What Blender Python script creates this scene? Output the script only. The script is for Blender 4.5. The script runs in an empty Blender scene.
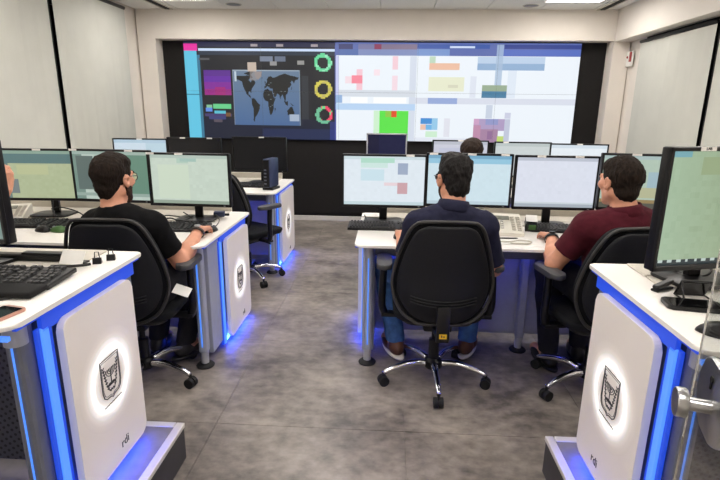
import bpy, bmesh, math, random
import numpy as np
from math import sin, cos, pi, radians, atan2, sqrt
from mathutils import Vector, Matrix
random.seed(4); rng = np.random.default_rng(4)
SC = bpy.context.scene
COL = SC.collection

# ------------------------------------------------------------------ camera
cam = bpy.data.cameras.new('camera'); cam_o = bpy.data.objects.new('camera', cam); COL.objects.link(cam_o)
p, yw, rl = radians(14.6), radians(3.0), radians(0.7)
Fw = Vector((-sin(yw)*cos(p), cos(yw)*cos(p), -sin(p)))
R0 = Vector((cos(yw), sin(yw), 0)); U0 = R0.cross(Fw)
Rr = R0*cos(rl)+U0*sin(rl); Uu = -R0*sin(rl)+U0*cos(rl)
M = Matrix((Rr, Uu, -Fw)).transposed().to_4x4(); M.translation = Vector((0, 0, 1.45))
cam_o.matrix_world = M
cam.sensor_width = 36; cam.lens = 25.0; cam.clip_start = 0.02
SC.camera = cam_o

# ------------------------------------------------------------------ world, exposure
SC.view_settings.view_transform = 'Standard'; SC.view_settings.look = 'None'
SC.view_settings.gamma = 1; SC.view_settings.use_curve_mapping = False
EXPOSURE = 0.2
SC.view_settings.exposure = EXPOSURE
w = bpy.data.worlds.new('world'); SC.world = w; w.use_nodes = True
w.node_tree.nodes['Background'].inputs[0].default_value = (0.75, 0.8, 0.9, 1)
w.node_tree.nodes['Background'].inputs[1].default_value = 0.25
LAMP = 15.5          # radiance of the ceiling light diffusers
LED = 2.0           # strength multiplier of the blue strips

# ------------------------------------------------------------------ materials
def lin(c):
    return tuple((v/255/12.92 if v/255 <= .04045 else ((v/255+.055)/1.055)**2.4) for v in c)
def mat(name, rgb, rough=.5, metal=0, var=.06, scale=30, bump=0, bscale=None, spec=.5, coat=0, stretch=None):
    m = bpy.data.materials.new(name); m.use_nodes = True
    nt = m.node_tree; b = nt.nodes['Principled BSDF']; L = nt.links
    c = lin(rgb)
    tc = nt.nodes.new('ShaderNodeTexCoord'); mp = nt.nodes.new('ShaderNodeMapping')
    L.new(tc.outputs['Object'], mp.inputs[0])
    if stretch: mp.inputs['Scale'].default_value = stretch
    n = nt.nodes.new('ShaderNodeTexNoise'); n.inputs['Scale'].default_value = scale; n.inputs['Detail'].default_value = 4
    L.new(mp.outputs[0], n.inputs['Vector'])
    r = nt.nodes.new('ShaderNodeValToRGB')
    r.color_ramp.elements[0].position = .3; r.color_ramp.elements[1].position = .7
    r.color_ramp.elements[0].color = (*[v*(1-var) for v in c], 1); r.color_ramp.elements[1].color = (*[min(1, v*(1+var)) for v in c], 1)
    L.new(n.outputs['Fac'], r.inputs[0]); L.new(r.outputs[0], b.inputs['Base Color'])
    b.inputs['Roughness'].default_value = rough; b.inputs['Metallic'].default_value = metal
    b.inputs['Specular IOR Level'].default_value = spec; b.inputs['Coat Weight'].default_value = coat
    if bump:
        n2 = nt.nodes.new('ShaderNodeTexNoise'); n2.inputs['Scale'].default_value = bscale or scale*4; n2.inputs['Detail'].default_value = 3
        L.new(mp.outputs[0], n2.inputs['Vector'])
        bp = nt.nodes.new('ShaderNodeBump'); bp.inputs['Strength'].default_value = bump; bp.inputs['Distance'].default_value = .004
        L.new(n2.outputs['Fac'], bp.inputs['Height']); L.new(bp.outputs[0], b.inputs['Normal'])
    return m
def emit(name, rgb, strength, base=(.5, .5, .5)):
    m = bpy.data.materials.new(name); m.use_nodes = True
    b = m.node_tree.nodes['Principled BSDF']; c = lin(rgb)
    b.inputs['Base Color'].default_value = (*base, 1)
    b.inputs['Emission Color'].default_value = (*c, 1); b.inputs['Emission Strength'].default_value = strength*2**(-EXPOSURE)
    return m
def screen_mat(name, strength, rough=.25):
    m = bpy.data.materials.new(name); m.use_nodes = True; nt = m.node_tree
    b = nt.nodes['Principled BSDF']; b.inputs['Base Color'].default_value = (.012, .012, .013, 1); b.inputs['Roughness'].default_value = rough
    b.inputs['Specular IOR Level'].default_value = .3
    a = nt.nodes.new('ShaderNodeAttribute'); a.attribute_name = 'picture'
    nt.links.new(a.outputs['Color'], b.inputs['Emission Color']); b.inputs['Emission Strength'].default_value = strength*2**(-EXPOSURE)
    return m

MT = {}
def add(k, *a, **kw): MT[k] = mat(k, *a, **kw)
add('wall_paint', (233, 226, 217), .7, var=.02, scale=6, bump=.05, bscale=200)
add('ceiling_paint', (232, 230, 225), .8, var=.02, scale=5)
add('tile_paint', (232, 231, 227), .85, var=.03, scale=60, bump=.1, bscale=300)
add('black_wall', (27, 25, 25), .6, spec=.25, var=.12, scale=40, bump=.1, bscale=120)
add('blind_fabric', (200, 200, 191), .8, var=.03, scale=4, bump=.08, bscale=500)
add('dark_metal', (38, 38, 40), .4, .6)
add('white_top', (242, 238, 233), .32, var=.015, scale=8)
add('white_panel', (242, 235, 227), .3, var=.012, scale=5)
add('lid_grey', (196, 190, 178), .45, var=.03, scale=20)
add('frame_grey', (112, 116, 128), .4, .3, var=.05)
add('frame_lit', (162, 166, 180), .4, .1, var=.04)  # lit copy of the frame grey, the light on it put into the colour
add('silver', (176, 178, 184), .35, .25, var=.05)
add('light_panel', (176, 180, 196), .45, var=.04)
add('black_plastic', (14, 14, 16), .35, spec=.35, var=.15, scale=60)
add('black_matte', (12, 12, 13), .7, spec=.25, var=.15, scale=60)
add('rubber', (13, 13, 14), .7, var=.15)
add('chair_fabric', (22, 23, 26), .9, spec=.25, var=.25, scale=180, bump=.35, bscale=500)
add('chair_shell', (21, 22, 26), .6, spec=.3, var=.12, scale=120, bump=.15, bscale=400)
add('chair_rim', (48, 47, 46), .5, var=.1)  # overhead light catching the edge is put into this lighter grey
add('arm_grey', (66, 66, 68), .5, var=.05)
add('chrome', (225, 225, 228), .12, 1, var=.03)
add('steel', (186, 186, 186), .3, 1, var=.05, scale=20)
add('key_black', (46, 46, 48), .5, var=.1)
add('key_light', (205, 203, 196), .5, var=.03)
add('phone_white', (222, 218, 205), .4, var=.03)
add('phone_grey', (120, 122, 112), .35, var=.05)
add('label_white', (235, 234, 230), .5, var=.03)
add('label_yellow', (225, 180, 30), .5, var=.04)
add('ink', (40, 40, 44), .5, var=.1)
add('disc_grey', (222, 224, 224), .4, var=.015)
add('skin', (208, 148, 120), .5, var=.07, scale=35, bump=.06, bscale=220)
add('lip', (176, 105, 92), .5)
add('eye_white', (225, 220, 215), .2, var=.02)
add('iris', (45, 30, 22), .2)
add('hair_brown', (30, 21, 15), .8, spec=.2, var=.5, scale=110, bump=.7, bscale=260, stretch=(1, 1, .35))
add('hair_black', (20, 17, 16), .7, spec=.25, var=.5, scale=110, bump=.7, bscale=260, stretch=(1, 1, .35))
add('hair_chestnut', (42, 31, 24), .7, spec=.2, var=.5, scale=120, bump=.6, bscale=280, stretch=(1, 1, .2))
add('beard', (58, 38, 29), .85, spec=.2, var=.5, scale=200, bump=.7, bscale=500)
add('shirt_black', (11, 11, 13), .9, spec=.15, var=.2, scale=40, bump=.15, bscale=300)
add('shirt_navy', (33, 34, 54), .9, spec=.2, var=.15, scale=40, bump=.15, bscale=300)
add('shirt_maroon', (72, 20, 31), .9, spec=.2, var=.15, scale=40, bump=.15, bscale=300)
add('shirt_grey', (92, 92, 98), .85, var=.1)
add('jeans', (58, 96, 150), .85, var=.35, scale=22, bump=.2, bscale=400)
add('trousers_dark', (22, 21, 25), .85, var=.15, bump=.1)
add('shoe_brown', (88, 52, 36), .5, var=.15)
add('shoe_black', (26, 25, 26), .45, var=.1)
add('sole_white', (225, 220, 210), .5, var=.05)
add('watch_face', (210, 212, 214), .2, .3)
add('leather', (52, 36, 28), .5)
add('pink_gold', (196, 150, 134), .3, .6, var=.03)
add('glass_black', (10, 10, 12), .08, var=.1)
add('pc_navy', (48, 58, 88), .4, var=.1)
add('khaki', (138, 122, 92), .8, var=.1)
add('mouse_green', (52, 92, 34), .4, var=.1)
add('red_plastic', (150, 24, 30), .4, var=.05)
add('platform_top', (122, 117, 113), .5, var=.15, scale=12)
add('platform_side', (62, 60, 61), .55, var=.15, scale=12)
add('nosing', (214, 210, 206), .35, .2, var=.03)
add('cable_black', (20, 20, 22), .5)
add('cable_blue', (48, 50, 110), .5)
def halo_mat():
    # lamp-ring glow around the crest, painted into the emission by distance from the centre
    m = mat('painted_halo_glow', (242, 235, 227), .3, var=.0); nt = m.node_tree; L = nt.links; b = nt.nodes['Principled BSDF']
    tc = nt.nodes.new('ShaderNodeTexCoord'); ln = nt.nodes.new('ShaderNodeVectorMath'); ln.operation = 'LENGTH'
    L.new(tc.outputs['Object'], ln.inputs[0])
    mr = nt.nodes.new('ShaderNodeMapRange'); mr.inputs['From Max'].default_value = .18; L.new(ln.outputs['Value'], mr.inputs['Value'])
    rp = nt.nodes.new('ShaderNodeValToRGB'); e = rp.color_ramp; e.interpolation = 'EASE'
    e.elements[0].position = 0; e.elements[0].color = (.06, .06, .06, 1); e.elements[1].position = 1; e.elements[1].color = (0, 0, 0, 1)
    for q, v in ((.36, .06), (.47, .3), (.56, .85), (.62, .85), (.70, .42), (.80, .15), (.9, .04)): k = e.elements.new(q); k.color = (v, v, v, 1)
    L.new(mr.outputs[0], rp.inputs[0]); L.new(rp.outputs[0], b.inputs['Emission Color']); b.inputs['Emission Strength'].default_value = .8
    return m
MT['led'] = emit('led_blue', (34, 84, 255), 1.25*LED)
MT['led_soft'] = emit('led_blue_soft', (28, 76, 235), .72, (.02, .05, .2))
MT['led_bright'] = emit('led_pale_blue', (78, 142, 255), 1.05, (.05, .1, .25))
MT['led_under'] = emit('led_under_desk', (70, 84, 255), 8*LED)
MT['led_floor'] = emit('led_floor_blue', (24, 62, 255), 30*LED)
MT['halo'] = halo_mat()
MT['lamp'] = emit('lamp_diffuser', (255, 249, 242), LAMP)
MT['screen'] = screen_mat('monitor_picture', .96)
MT['wall_screen'] = screen_mat('video_wall_picture', 1.0, .35)

def floor_mat():
    m = mat('floor_vinyl', (128, 119, 114), .38, var=.0)
    nt = m.node_tree; b = nt.nodes['Principled BSDF']; L = nt.links
    tc = nt.nodes.new('ShaderNodeTexCoord'); geo = nt.nodes.new('ShaderNodeNewGeometry')
    n1 = nt.nodes.new('ShaderNodeTexNoise'); n1.inputs['Scale'].default_value = 2.2; n1.inputs['Detail'].default_value = 8; n1.inputs['Roughness'].default_value = .68
    n2 = nt.nodes.new('ShaderNodeTexNoise'); n2.inputs['Scale'].default_value = 16; n2.inputs['Detail'].default_value = 6
    mq = nt.nodes.new('ShaderNodeMapping'); mq.inputs['Scale'].default_value = (.95, 1.25, 1); L.new(geo.outputs['Position'], mq.inputs[0])
    L.new(mq.outputs[0], n1.inputs['Vector']); L.new(mq.outputs[0], n2.inputs['Vector'])
    mx = nt.nodes.new('ShaderNodeMath'); mx.operation = 'MULTIPLY_ADD'; mx.inputs[1].default_value = .45
    L.new(n2.outputs['Fac'], mx.inputs[0]); L.new(n1.outputs['Fac'], mx.inputs[2])
    r = nt.nodes.new('ShaderNodeValToRGB'); e = r.color_ramp.elements
    e[0].position = .55; e[0].color = (*lin((88, 82, 79)), 1); e[1].position = .95; e[1].color = (*lin((166, 156, 147)), 1)
    L.new(mx.outputs[0], r.inputs[0]); L.new(r.outputs[0], b.inputs['Base Color'])
    r2 = nt.nodes.new('ShaderNodeMapRange'); r2.inputs['To Min'].default_value = .28; r2.inputs['To Max'].default_value = .5
    L.new(n2.outputs['Fac'], r2.inputs['Value']); L.new(r2.outputs[0], b.inputs['Roughness'])
    return m
MT['floor'] = floor_mat()
def perforated_mat():
    m = mat('perforated_steel', (66, 68, 74), .45, .2); nt = m.node_tree; L = nt.links; b = nt.nodes['Principled BSDF']
    tc = nt.nodes.new('ShaderNodeTexCoord'); v = nt.nodes.new('ShaderNodeTexVoronoi'); v.inputs['Randomness'].default_value = 0
    v.inputs['Scale'].default_value = 48
    mp = nt.nodes.new('ShaderNodeMapping'); mp.inputs['Scale'].default_value = (1, 0, 1); mp.inputs['Rotation'].default_value = (0, .5, 0)
    L.new(tc.outputs['Object'], mp.inputs[0]); L.new(mp.outputs[0], v.inputs['Vector'])
    lt = nt.nodes.new('ShaderNodeMath'); lt.operation = 'GREATER_THAN'; lt.inputs[1].default_value = .26
    L.new(v.outputs['Distance'], lt.inputs[0])
    mx = nt.nodes.new('ShaderNodeMixRGB'); mx.inputs[1].default_value = (.006, .006, .007, 1); mx.inputs[2].default_value = (*lin((66, 68, 74)), 1)
    L.new(lt.outputs[0], mx.inputs[0]); L.new(mx.outputs[0], b.inputs['Base Color'])
    return m
MT['perforated'] = perforated_mat()
def glass_mat(name, tint, rough=0.0):
    m = bpy.data.materials.new(name); m.use_nodes = True; b = m.node_tree.nodes['Principled BSDF']
    b.inputs['Base Color'].default_value = (*tint, 1); b.inputs['Transmission Weight'].default_value = 1; b.inputs['Roughness'].default_value = rough; b.inputs['IOR'].default_value = 1.45
    return m
MT['glass'] = glass_mat('clear_glass', (.93, .96, .95))
MT['lens'] = glass_mat('lens_glass', (.98, .98, .98))
add('window_glass', (16, 19, 22), .08)

# ------------------------------------------------------------------ mesh helpers
def box(bm, c, s, rot=None, bevel=0, seg=2):
    r = bmesh.ops.create_cube(bm, size=1.0); vs = r['verts']
    for v in vs: v.co = Vector((v.co.x*s[0], v.co.y*s[1], v.co.z*s[2]))
    if bevel:
        es = list({e for v in vs for e in v.link_edges})
        rb = bmesh.ops.bevel(bm, geom=es, offset=bevel, segments=seg, affect='EDGES', profile=.5)
        vs = list({v for v in rb['verts']} | {v for v in vs if v.is_valid})
    Mx = (rot.to_4x4() if rot else Matrix.Identity(4))
    for v in vs: v.co = Mx @ v.co + Vector(c)
    return vs
def cyl(bm, p0, p1, r0, r1=None, n=16):
    r1 = r0 if r1 is None else r1
    p0 = Vector(p0); p1 = Vector(p1); d = p1-p0; q = d.to_track_quat('Z', 'Y').to_matrix()
    a = []; b = []
    for i in range(n):
        t = 2*pi*i/n; o = q @ Vector((cos(t), sin(t), 0))
        a.append(bm.verts.new(p0+o*r0)); b.append(bm.verts.new(p1+o*r1))
    for i in range(n): bm.faces.new((a[i], a[(i+1) % n], b[(i+1) % n], b[i]))
    bm.faces.new(a[::-1]); bm.faces.new(b)
def tube(bm, pts, r, n=8, radii=None):
    pts = [Vector(q) for q in pts]; rings = []; up = None
    for i, q in enumerate(pts):
        d = (pts[min(i+1, len(pts)-1)]-pts[max(i-1, 0)]).normalized()
        if up is None: up = d.orthogonal().normalized()
        up = (up-d*up.dot(d)).normalized(); s = d.cross(up)
        rr = radii[i] if radii else r
        rings.append([bm.verts.new(q+(up*cos(2*pi*k/n)+s*sin(2*pi*k/n))*rr) for k in range(n)])
    for a, b in zip(rings, rings[1:]):
        for k in range(n): bm.faces.new((a[k], a[(k+1) % n], b[(k+1) % n], b[k]))
    bm.faces.new(rings[0][::-1]); bm.faces.new(rings[-1])
def spline(pts, n=6):
    P = [Vector(q) for q in pts]; P = [P[0]*2-P[1]]+P+[P[-1]*2-P[-2]]; out = []
    for i in range(1, len(P)-2):
        for k in range(n):
            t = k/n; a, b, c, d = P[i-1:i+3]
            out.append(.5*((2*b)+(c-a)*t+(2*a-5*b+4*c-d)*t*t+(3*b-a-3*c+d)*t**3))
    out.append(P[-2]); return out
def prism(bm, poly, f0, f1, bevel=0):
    """poly: 2d points; f0/f1 map (a,b)->3d for the two caps."""
    a = [bm.verts.new(f0(*q)) for q in poly]; b = [bm.verts.new(f1(*q)) for q in poly]; n = len(poly)
    fs = [bm.faces.new(a[::-1]), bm.faces.new(b)]
    for i in range(n): fs.append(bm.faces.new((a[i], a[(i+1) % n], b[(i+1) % n], b[i])))
    if bevel:
        es = [e for f in fs[:2] for e in f.edges]
        bmesh.ops.bevel(bm, geom=list(set(es)), offset=bevel, segments=2, affect='EDGES', profile=.5)
def rrect(x0, y0, x1, y1, r, n=5):
    rs = r if isinstance(r, (list, tuple)) else [r]*4; out = []
    for (cx, cy, a0, rad) in ((x1-rs[0], y1-rs[0], 0, rs[0]), (x0+rs[1], y1-rs[1], pi/2, rs[1]), (x0+rs[2], y0+rs[2], pi, rs[2]), (x1-rs[3], y0+rs[3], 3*pi/2, rs[3])):
        for k in range(n+1): out.append((cx+rad*cos(a0+pi/2*k/n), cy+rad*sin(a0+pi/2*k/n)))
    return out
def lathe(bm, prof, n=24, c=(0, 0, 0), rot=None):
    rings = []; c = Vector(c)
    for (r, z) in prof:
        rings.append([bm.verts.new((rot @ Vector((r*cos(2*pi*k/n), r*sin(2*pi*k/n), z)) if rot else Vector((r*cos(2*pi*k/n), r*sin(2*pi*k/n), z)))+c) for k in range(n)])
    for a, b in zip(rings, rings[1:]):
        for k in range(n): bm.faces.new((a[k], a[(k+1) % n], b[(k+1) % n], b[k]))
    bm.faces.new(rings[0][::-1]); bm.faces.new(rings[-1])
def torus(bm, R, r, n=40, m=8, c=(0, 0, 0), axis='Z', flat=1):
    c = Vector(c); rings = []
    for i in range(n):
        a = 2*pi*i/n; ring = []
        for k in range(m):
            b = 2*pi*k/m; q = ((R+r*cos(b))*cos(a), (R+r*cos(b))*sin(a), r*sin(b)*flat)
            q = {'Z': q, 'X': (q[2], q[0], q[1]), 'Y': (q[0], q[2], q[1])}[axis]
            ring.append(bm.verts.new(Vector(q)+c))
        rings.append(ring)
    for i in range(n):
        a, b = rings[i], rings[(i+1) % n]
        for k in range(m): bm.faces.new((a[k], b[k], b[(k+1) % m], a[(k+1) % m]))
def B(fn):
    bm = bmesh.new(); fn(bm); return bm
def obj(name, bm, m, parent=None, smooth=False, loc=None):
    if callable(bm): bm = B(bm)
    bmesh.ops.recalc_face_normals(bm, faces=bm.faces)
    me = bpy.data.meshes.new(name); bm.to_mesh(me); bm.free()
    return mobj(name, me, m, parent, smooth, loc)
def mobj(name, me, m, parent=None, smooth=False, loc=None):
    o = bpy.data.objects.new(name, me); COL.objects.link(o)
    if isinstance(m, str): m = MT[m]
    if not me.materials: me.materials.append(m)
    if smooth:
        me.polygons.foreach_set('use_smooth', [True]*len(me.polygons))
        if smooth == 'auto':
            try: me.set_sharp_from_angle(angle=radians(40))
            except Exception: pass
    if parent: o.parent = parent
    if loc: o.location = loc
    return o
def tag(o, label=None, cat=None, group=None, kind=None):
    if label: o['label'] = label
    if cat: o['category'] = cat
    if group: o['group'] = group
    if kind: o['kind'] = kind
    return o
def empty(name, loc=(0, 0, 0), rz=0, label=None, cat=None, group=None, kind=None):
    o = bpy.data.objects.new(name, None); COL.objects.link(o); o.location = loc; o.rotation_euler = (0, 0, rz); o.empty_display_size = .1
    return tag(o, label, cat, group, kind)
def copy_tree(o, parent=None):
    c = o.copy(); COL.objects.link(c)
    if parent: c.parent = parent
    for ch in list(o.children): copy_tree(ch, c)
    return c
def struct(name, bm, m, parent=None):
    o = obj(name, bm, m, parent)
    if not parent: o['kind'] = 'structure'
    return o
def text_mesh(s, size, thick=.0006):
    cu = bpy.data.curves.new('text', 'FONT'); cu.body = s; cu.size = size; cu.align_x = 'CENTER'; cu.align_y = 'CENTER'; cu.extrude = thick; cu.resolution_u = 3
    o = bpy.data.objects.new('text', cu); COL.objects.link(o)
    dg = bpy.context.evaluated_depsgraph_get(); me = bpy.data.meshes.new_from_object(o.evaluated_get(dg)); bpy.data.objects.remove(o)
    me.materials.clear(); return me
def picture_mesh(name, W, H, arr):
    """vertical picture facing -y, centred at the origin; arr (ny,nx,3) sRGB, row 0 on top."""
    ny, nx = arr.shape[:2]
    xs = np.linspace(-W/2, W/2, nx+1); zs = np.linspace(H/2, -H/2, ny+1)
    V = np.zeros((ny+1, nx+1, 3)); V[..., 0] = xs[None]; V[..., 2] = zs[:, None]
    idx = np.arange((ny+1)*(nx+1)).reshape(ny+1, nx+1)
    F = np.stack([idx[1:, :-1], idx[1:, 1:], idx[:-1, 1:], idx[:-1, :-1]], -1).reshape(-1, 4)
    me = np_mesh(name, V.reshape(-1, 3), F)
    c = np.clip(arr.reshape(-1, 3)/255.0, 0, 1); c = np.where(c <= .04045, c/12.92, ((c+.055)/1.055)**2.4)
    at = me.attributes.new('picture', 'FLOAT_COLOR', 'FACE')
    at.data.foreach_set('color', np.concatenate([c, np.ones((len(c), 1))], 1).astype(np.float32).ravel())
    return me
def np_mesh(name, V, F):
    me = bpy.data.meshes.new(name); n = len(F)
    me.vertices.add(len(V)); me.vertices.foreach_set('co', np.asarray(V, np.float32).ravel())
    me.loops.add(n*4); me.loops.foreach_set('vertex_index', np.asarray(F, np.int32).ravel())
    me.polygons.add(n); me.polygons.foreach_set('loop_start', np.arange(0, n*4, 4, dtype=np.int32))
    try: me.polygons.foreach_set('loop_total', np.full(n, 4, np.int32))
    except Exception: pass
    me.update(calc_edges=True); me.validate(); return me

# ------------------------------------------------------------------ room
XL, XR, YB, YF, ZC = -3.1, 2.8, 6.6, -1.2, 2.6
VX0, VX1, VZ0, VZ1 = -2.585, 2.295, 1.068, 2.25      # video wall
fl = struct('floor', lambda b: box(b, (-.15, 2.7, -.034), (6.6, 8.2, .06)), 'floor')
T = .89
for i in range(8):
    for j in range(10):
        x0 = -3.45+.0+i*T; y0 = -1.52+j*T
        xa, xb = max(x0, XL), min(x0+T, XR); ya, yb = max(y0, YF), min(y0+T, YB)
        if xb-xa < .05 or yb-ya < .05: continue
        o = obj('floor_tile', lambda b: box(b, ((xa+xb)/2, (ya+yb)/2, -.002), (xb-xa-.0025, yb-ya-.0025, .004)), 'floor', fl)
ce = struct('ceiling', lambda b: box(b, (-.15, 2.7, ZC+.045), (6.2, 8.0, .05)), 'ceiling_paint')
for i in range(8):
    for j in range(13):
        x0 = -2.56+i*.61; y0 = 6.4-(j+1)*.6
        o = obj('ceiling_tile', lambda b: box(b, (x0+.305, y0+.3, ZC+.01), (.604, .594, .02), bevel=.003, seg=1), 'tile_paint', ce)
obj('ceiling_margin', lambda b: box(b, (-2.83, 2.6, ZC+.01), (.52, 7.6, .02)), 'ceiling_paint', ce)
obj('ceiling_margin', lambda b: box(b, (2.47, 2.6, ZC+.01), (.28, 7.6, .02)), 'ceiling_paint', ce)
struct('wall_left', lambda b: box(b, (XL-.08, 2.7, 1.3), (.12, 8.0, 2.62)), 'wall_paint')
struct('wall_right', lambda b: box(b, (XR+.08, 2.7, 1.3), (.12, 8.0, 2.62)), 'wall_paint')
struct('wall_front', lambda b: box(b, (-.15, YF-.06, 1.3), (6.2, .1, 2.62)), 'wall_paint')
wb = struct('wall_back', lambda b: box(b, (-.15, YB+.06, 1.3), (6.2, .1, 2.62)), 'black_wall')
for k in range(4):
    x0 = -2.87+k*1.365
    obj('wall_panel', lambda b: box(b, (x0+.6825, YB, .58), (1.361, .02, .96), bevel=.002, seg=1), 'black_wall', wb)
struct('wall_header', lambda b: box(b, (-.15, 6.5, 2.435), (5.9, .19, .34)), 'wall_paint')
struct('wall_pier_left', lambda b: box(b, (-2.99, 6.501, 1.135), (.22, .19, 2.26)), 'wall_paint')
struct('wall_pier_right', lambda b: box(b, (2.71, 6.501, 1.135), (.19, .19, 2.26)), 'wall_paint')
struct('trim_1', lambda b: box(b, (2.71, 2.6, 2.43), (.18, 7.6, .35)), 'wall_paint')
struct('baseboard_back', lambda b: box(b, (-.14, 6.57, .03), (5.46, .03, .06), bevel=.003, seg=1), 'nosing')
struct('baseboard_left', lambda b: box(b, (XL-.01, 2.6, .04), (.02, 7.4, .08)), 'nosing')
struct('baseboard_right', lambda b: box(b, (XR+.01, 2.6, .04), (.02, 7.4, .08)), 'nosing')

# windows with dark mullions behind the roller blinds
def window(name, x, s, ys, post):
    e = empty(name, (x, 0, 0), kind='structure')
    for (a, c) in ys: obj('pane', lambda b: box(b, (s*.012, (a+c)/2, 1.35), (.012, c-a-.06, 2.0)), 'window_glass', e)
    obj('mullion', lambda b: box(b, (-s*.01, post, 1.35), (.05, .07, 2.3), bevel=.004), 'dark_metal', e)
    for (a, c) in ys:
        obj('frame', lambda b: (box(b, (s*.0, (a+c)/2, .33), (.03, c-a, .05)), box(b, (s*.0, (a+c)/2, 2.37), (.03, c-a, .05))), 'dark_metal', e)
window('window_1', XL-.005, -1, ((4.71, 5.98), (3.4, 4.66)), 4.69)
window('window_2', XR+.005, 1, ((4.7, 6.06), (3.4, 4.64)), 4.66)
def blind(x, s, y0, y1, ztop, label):
    e = empty('roller_blind', (x, (y0+y1)/2, 0), 0, label, 'blind'); W = y1-y0
    def fab(b):
        n = 24; a = []
        for k in range(n+1):
            yy = -W/2+W*k/n; d = .002*sin(k*.9)+.0015*sin(k*2.3)
            a.append([b.verts.new((d+q, yy, z)) for q in (0, .002) for z in (.35, 1.2, ztop)])
        for u, v in zip(a, a[1:]):
            for i in (0, 1): b.faces.new((u[i], v[i], v[i+1], u[i+1])); b.faces.new((u[i+3], u[i+4], v[i+4], v[i+3]))
    obj('fabric', fab, 'blind_fabric', e)
    obj('roller_tube', lambda b: cyl(b, (s*.0, -W/2, ztop+.02), (s*.0, W/2, ztop+.02), .018, n=14), 'dark_metal', e, True)
    obj('bottom_bar', lambda b: box(b, (0, 0, .345), (.02, W, .03), bevel=.004), 'silver', e)
blind(XL+.055, 1, 4.725, 6.02, 2.52, 'pale grey roller blind on the left wall, nearer the video wall')
blind(XL+.055, 1, 3.3, 4.655, 2.52, 'pale grey roller blind on the left wall, the one nearer the camera')
blind(XR-.05, -1, 4.70, 6.02, 2.19, 'pale grey roller blind on the right wall, nearer the red alarm plate')
blind(XR-.05, -1, 3.3, 4.63, 2.19, 'pale grey roller blind at the right picture edge, nearer the camera')
# alarm plate
e = empty('alarm_plate', (XR-.001, 6.33, 2.06), 0, 'small white alarm plate with red marks on the right wall', 'alarm')
obj('plate', lambda b: box(b, (-.01, 0, 0), (.018, .15, .17), bevel=.005), 'label_white', e)
obj('red_bar', lambda b: box(b, (-.024, -.035, .02), (.012, .04, .11), bevel=.003), 'red_plastic', e)
obj('red_lamp', lambda b: lathe(b, [(.001, 0), (.014, .001), (.012, .01), (.004, .013)], 12, (-.019, .04, .02), Matrix.Rotation(-pi/2, 3, 'Y')), 'red_plastic', e, True)

# ceiling lights, speakers, slot vents
def clight(x, y, label, group=None):
    e = empty('ceiling_light', (x, y, ZC-.004), 0, label, 'light', group)
    def fr(b):
        for (c, s) in (((0, .29, 0), (.6, .02, .02)), ((0, -.29, 0), (.6, .02, .02)), ((.29, 0, 0), (.02, .56, .02)), ((-.29, 0, 0), (.02, .56, .02))): box(b, c, s, bevel=.002, seg=1)
    obj('frame', fr, 'label_white', e)
    obj('diffuser', lambda b: box(b, (0, 0, .002), (.56, .56, .008)), 'lamp', e)
clight(-2.25, 5.55, 'square white ceiling light by the left wall near the video wall')
clight(1.93, 5.64, 'square white ceiling light by the right beam near the video wall')
for (x, y) in ((-2.25, 3.4), (2.0, 3.4), (-.73, 4.0), (.49, 4.0), (-2.25, 1.3), (2.0, 1.3), (-.73, 1.9), (.49, 1.9), (-.73, 5.1), (.49, 5.1), (-.12, 0.0), (-2.25, -.6), (2.0, -.6)):  # the front row pair is added to brighten the header and video wall
    side_ = {-2.25: 'along the left wall', -.73: 'left of the aisle', .49: 'right of the aisle', 2.0: 'along the right beam', -.12: 'in the middle'}[x]
    row_ = 'above the front row, added to brighten the video wall' if y > 4.5 else 'above the back chairs' if y > 3 else 'above the near desks' if y > .5 else 'near the glass door'
    clight(x, y, 'square white ceiling light %s, %s, outside the picture' % (side_, row_), 'ceiling lights above the desks')
def disc(x, y, label):
    e = empty('ceiling_speaker', (x, y, ZC-.001), 0, label, 'speaker')
    obj('rim', lambda b: torus(b, .085, .008, 28, 6, flat=.6), 'lid_grey', e, True)
    obj('grille', lambda b: lathe(b, [(.082, .002), (.08, -.004), (.04, -.007), (.002, -.008)], 28), 'frame_grey', e, True)
disc(-1.80, 6.12, 'round grey speaker in the ceiling above the world map')
disc(1.56, 6.17, 'round grey speaker in the ceiling above the white part of the video wall')
def slot(x, label):
    e = empty('slot_vent', (x, 5.85, ZC-.003), 0, label, 'vent')
    obj('frame', lambda b: (box(b, (-.045, 0, 0), (.012, 1.1, .012)), box(b, (.045, 0, 0), (.012, 1.1, .012)), box(b, (0, .55, 0), (.1, .012, .012)), box(b, (0, -.55, 0), (.1, .012, .012))), 'lid_grey', e)
    obj('slot', lambda b: box(b, (0, 0, .002), (.075, 1.08, .004)), 'black_matte', e)
    obj('blade', lambda b: box(b, (0, 0, -.001), (.01, 1.08, .008)), 'dark_metal', e)
slot(-2.68, 'long slot air vent in the ceiling by the left wall')
slot(2.42, 'long slot air vent in the ceiling by the right beam')

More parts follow.
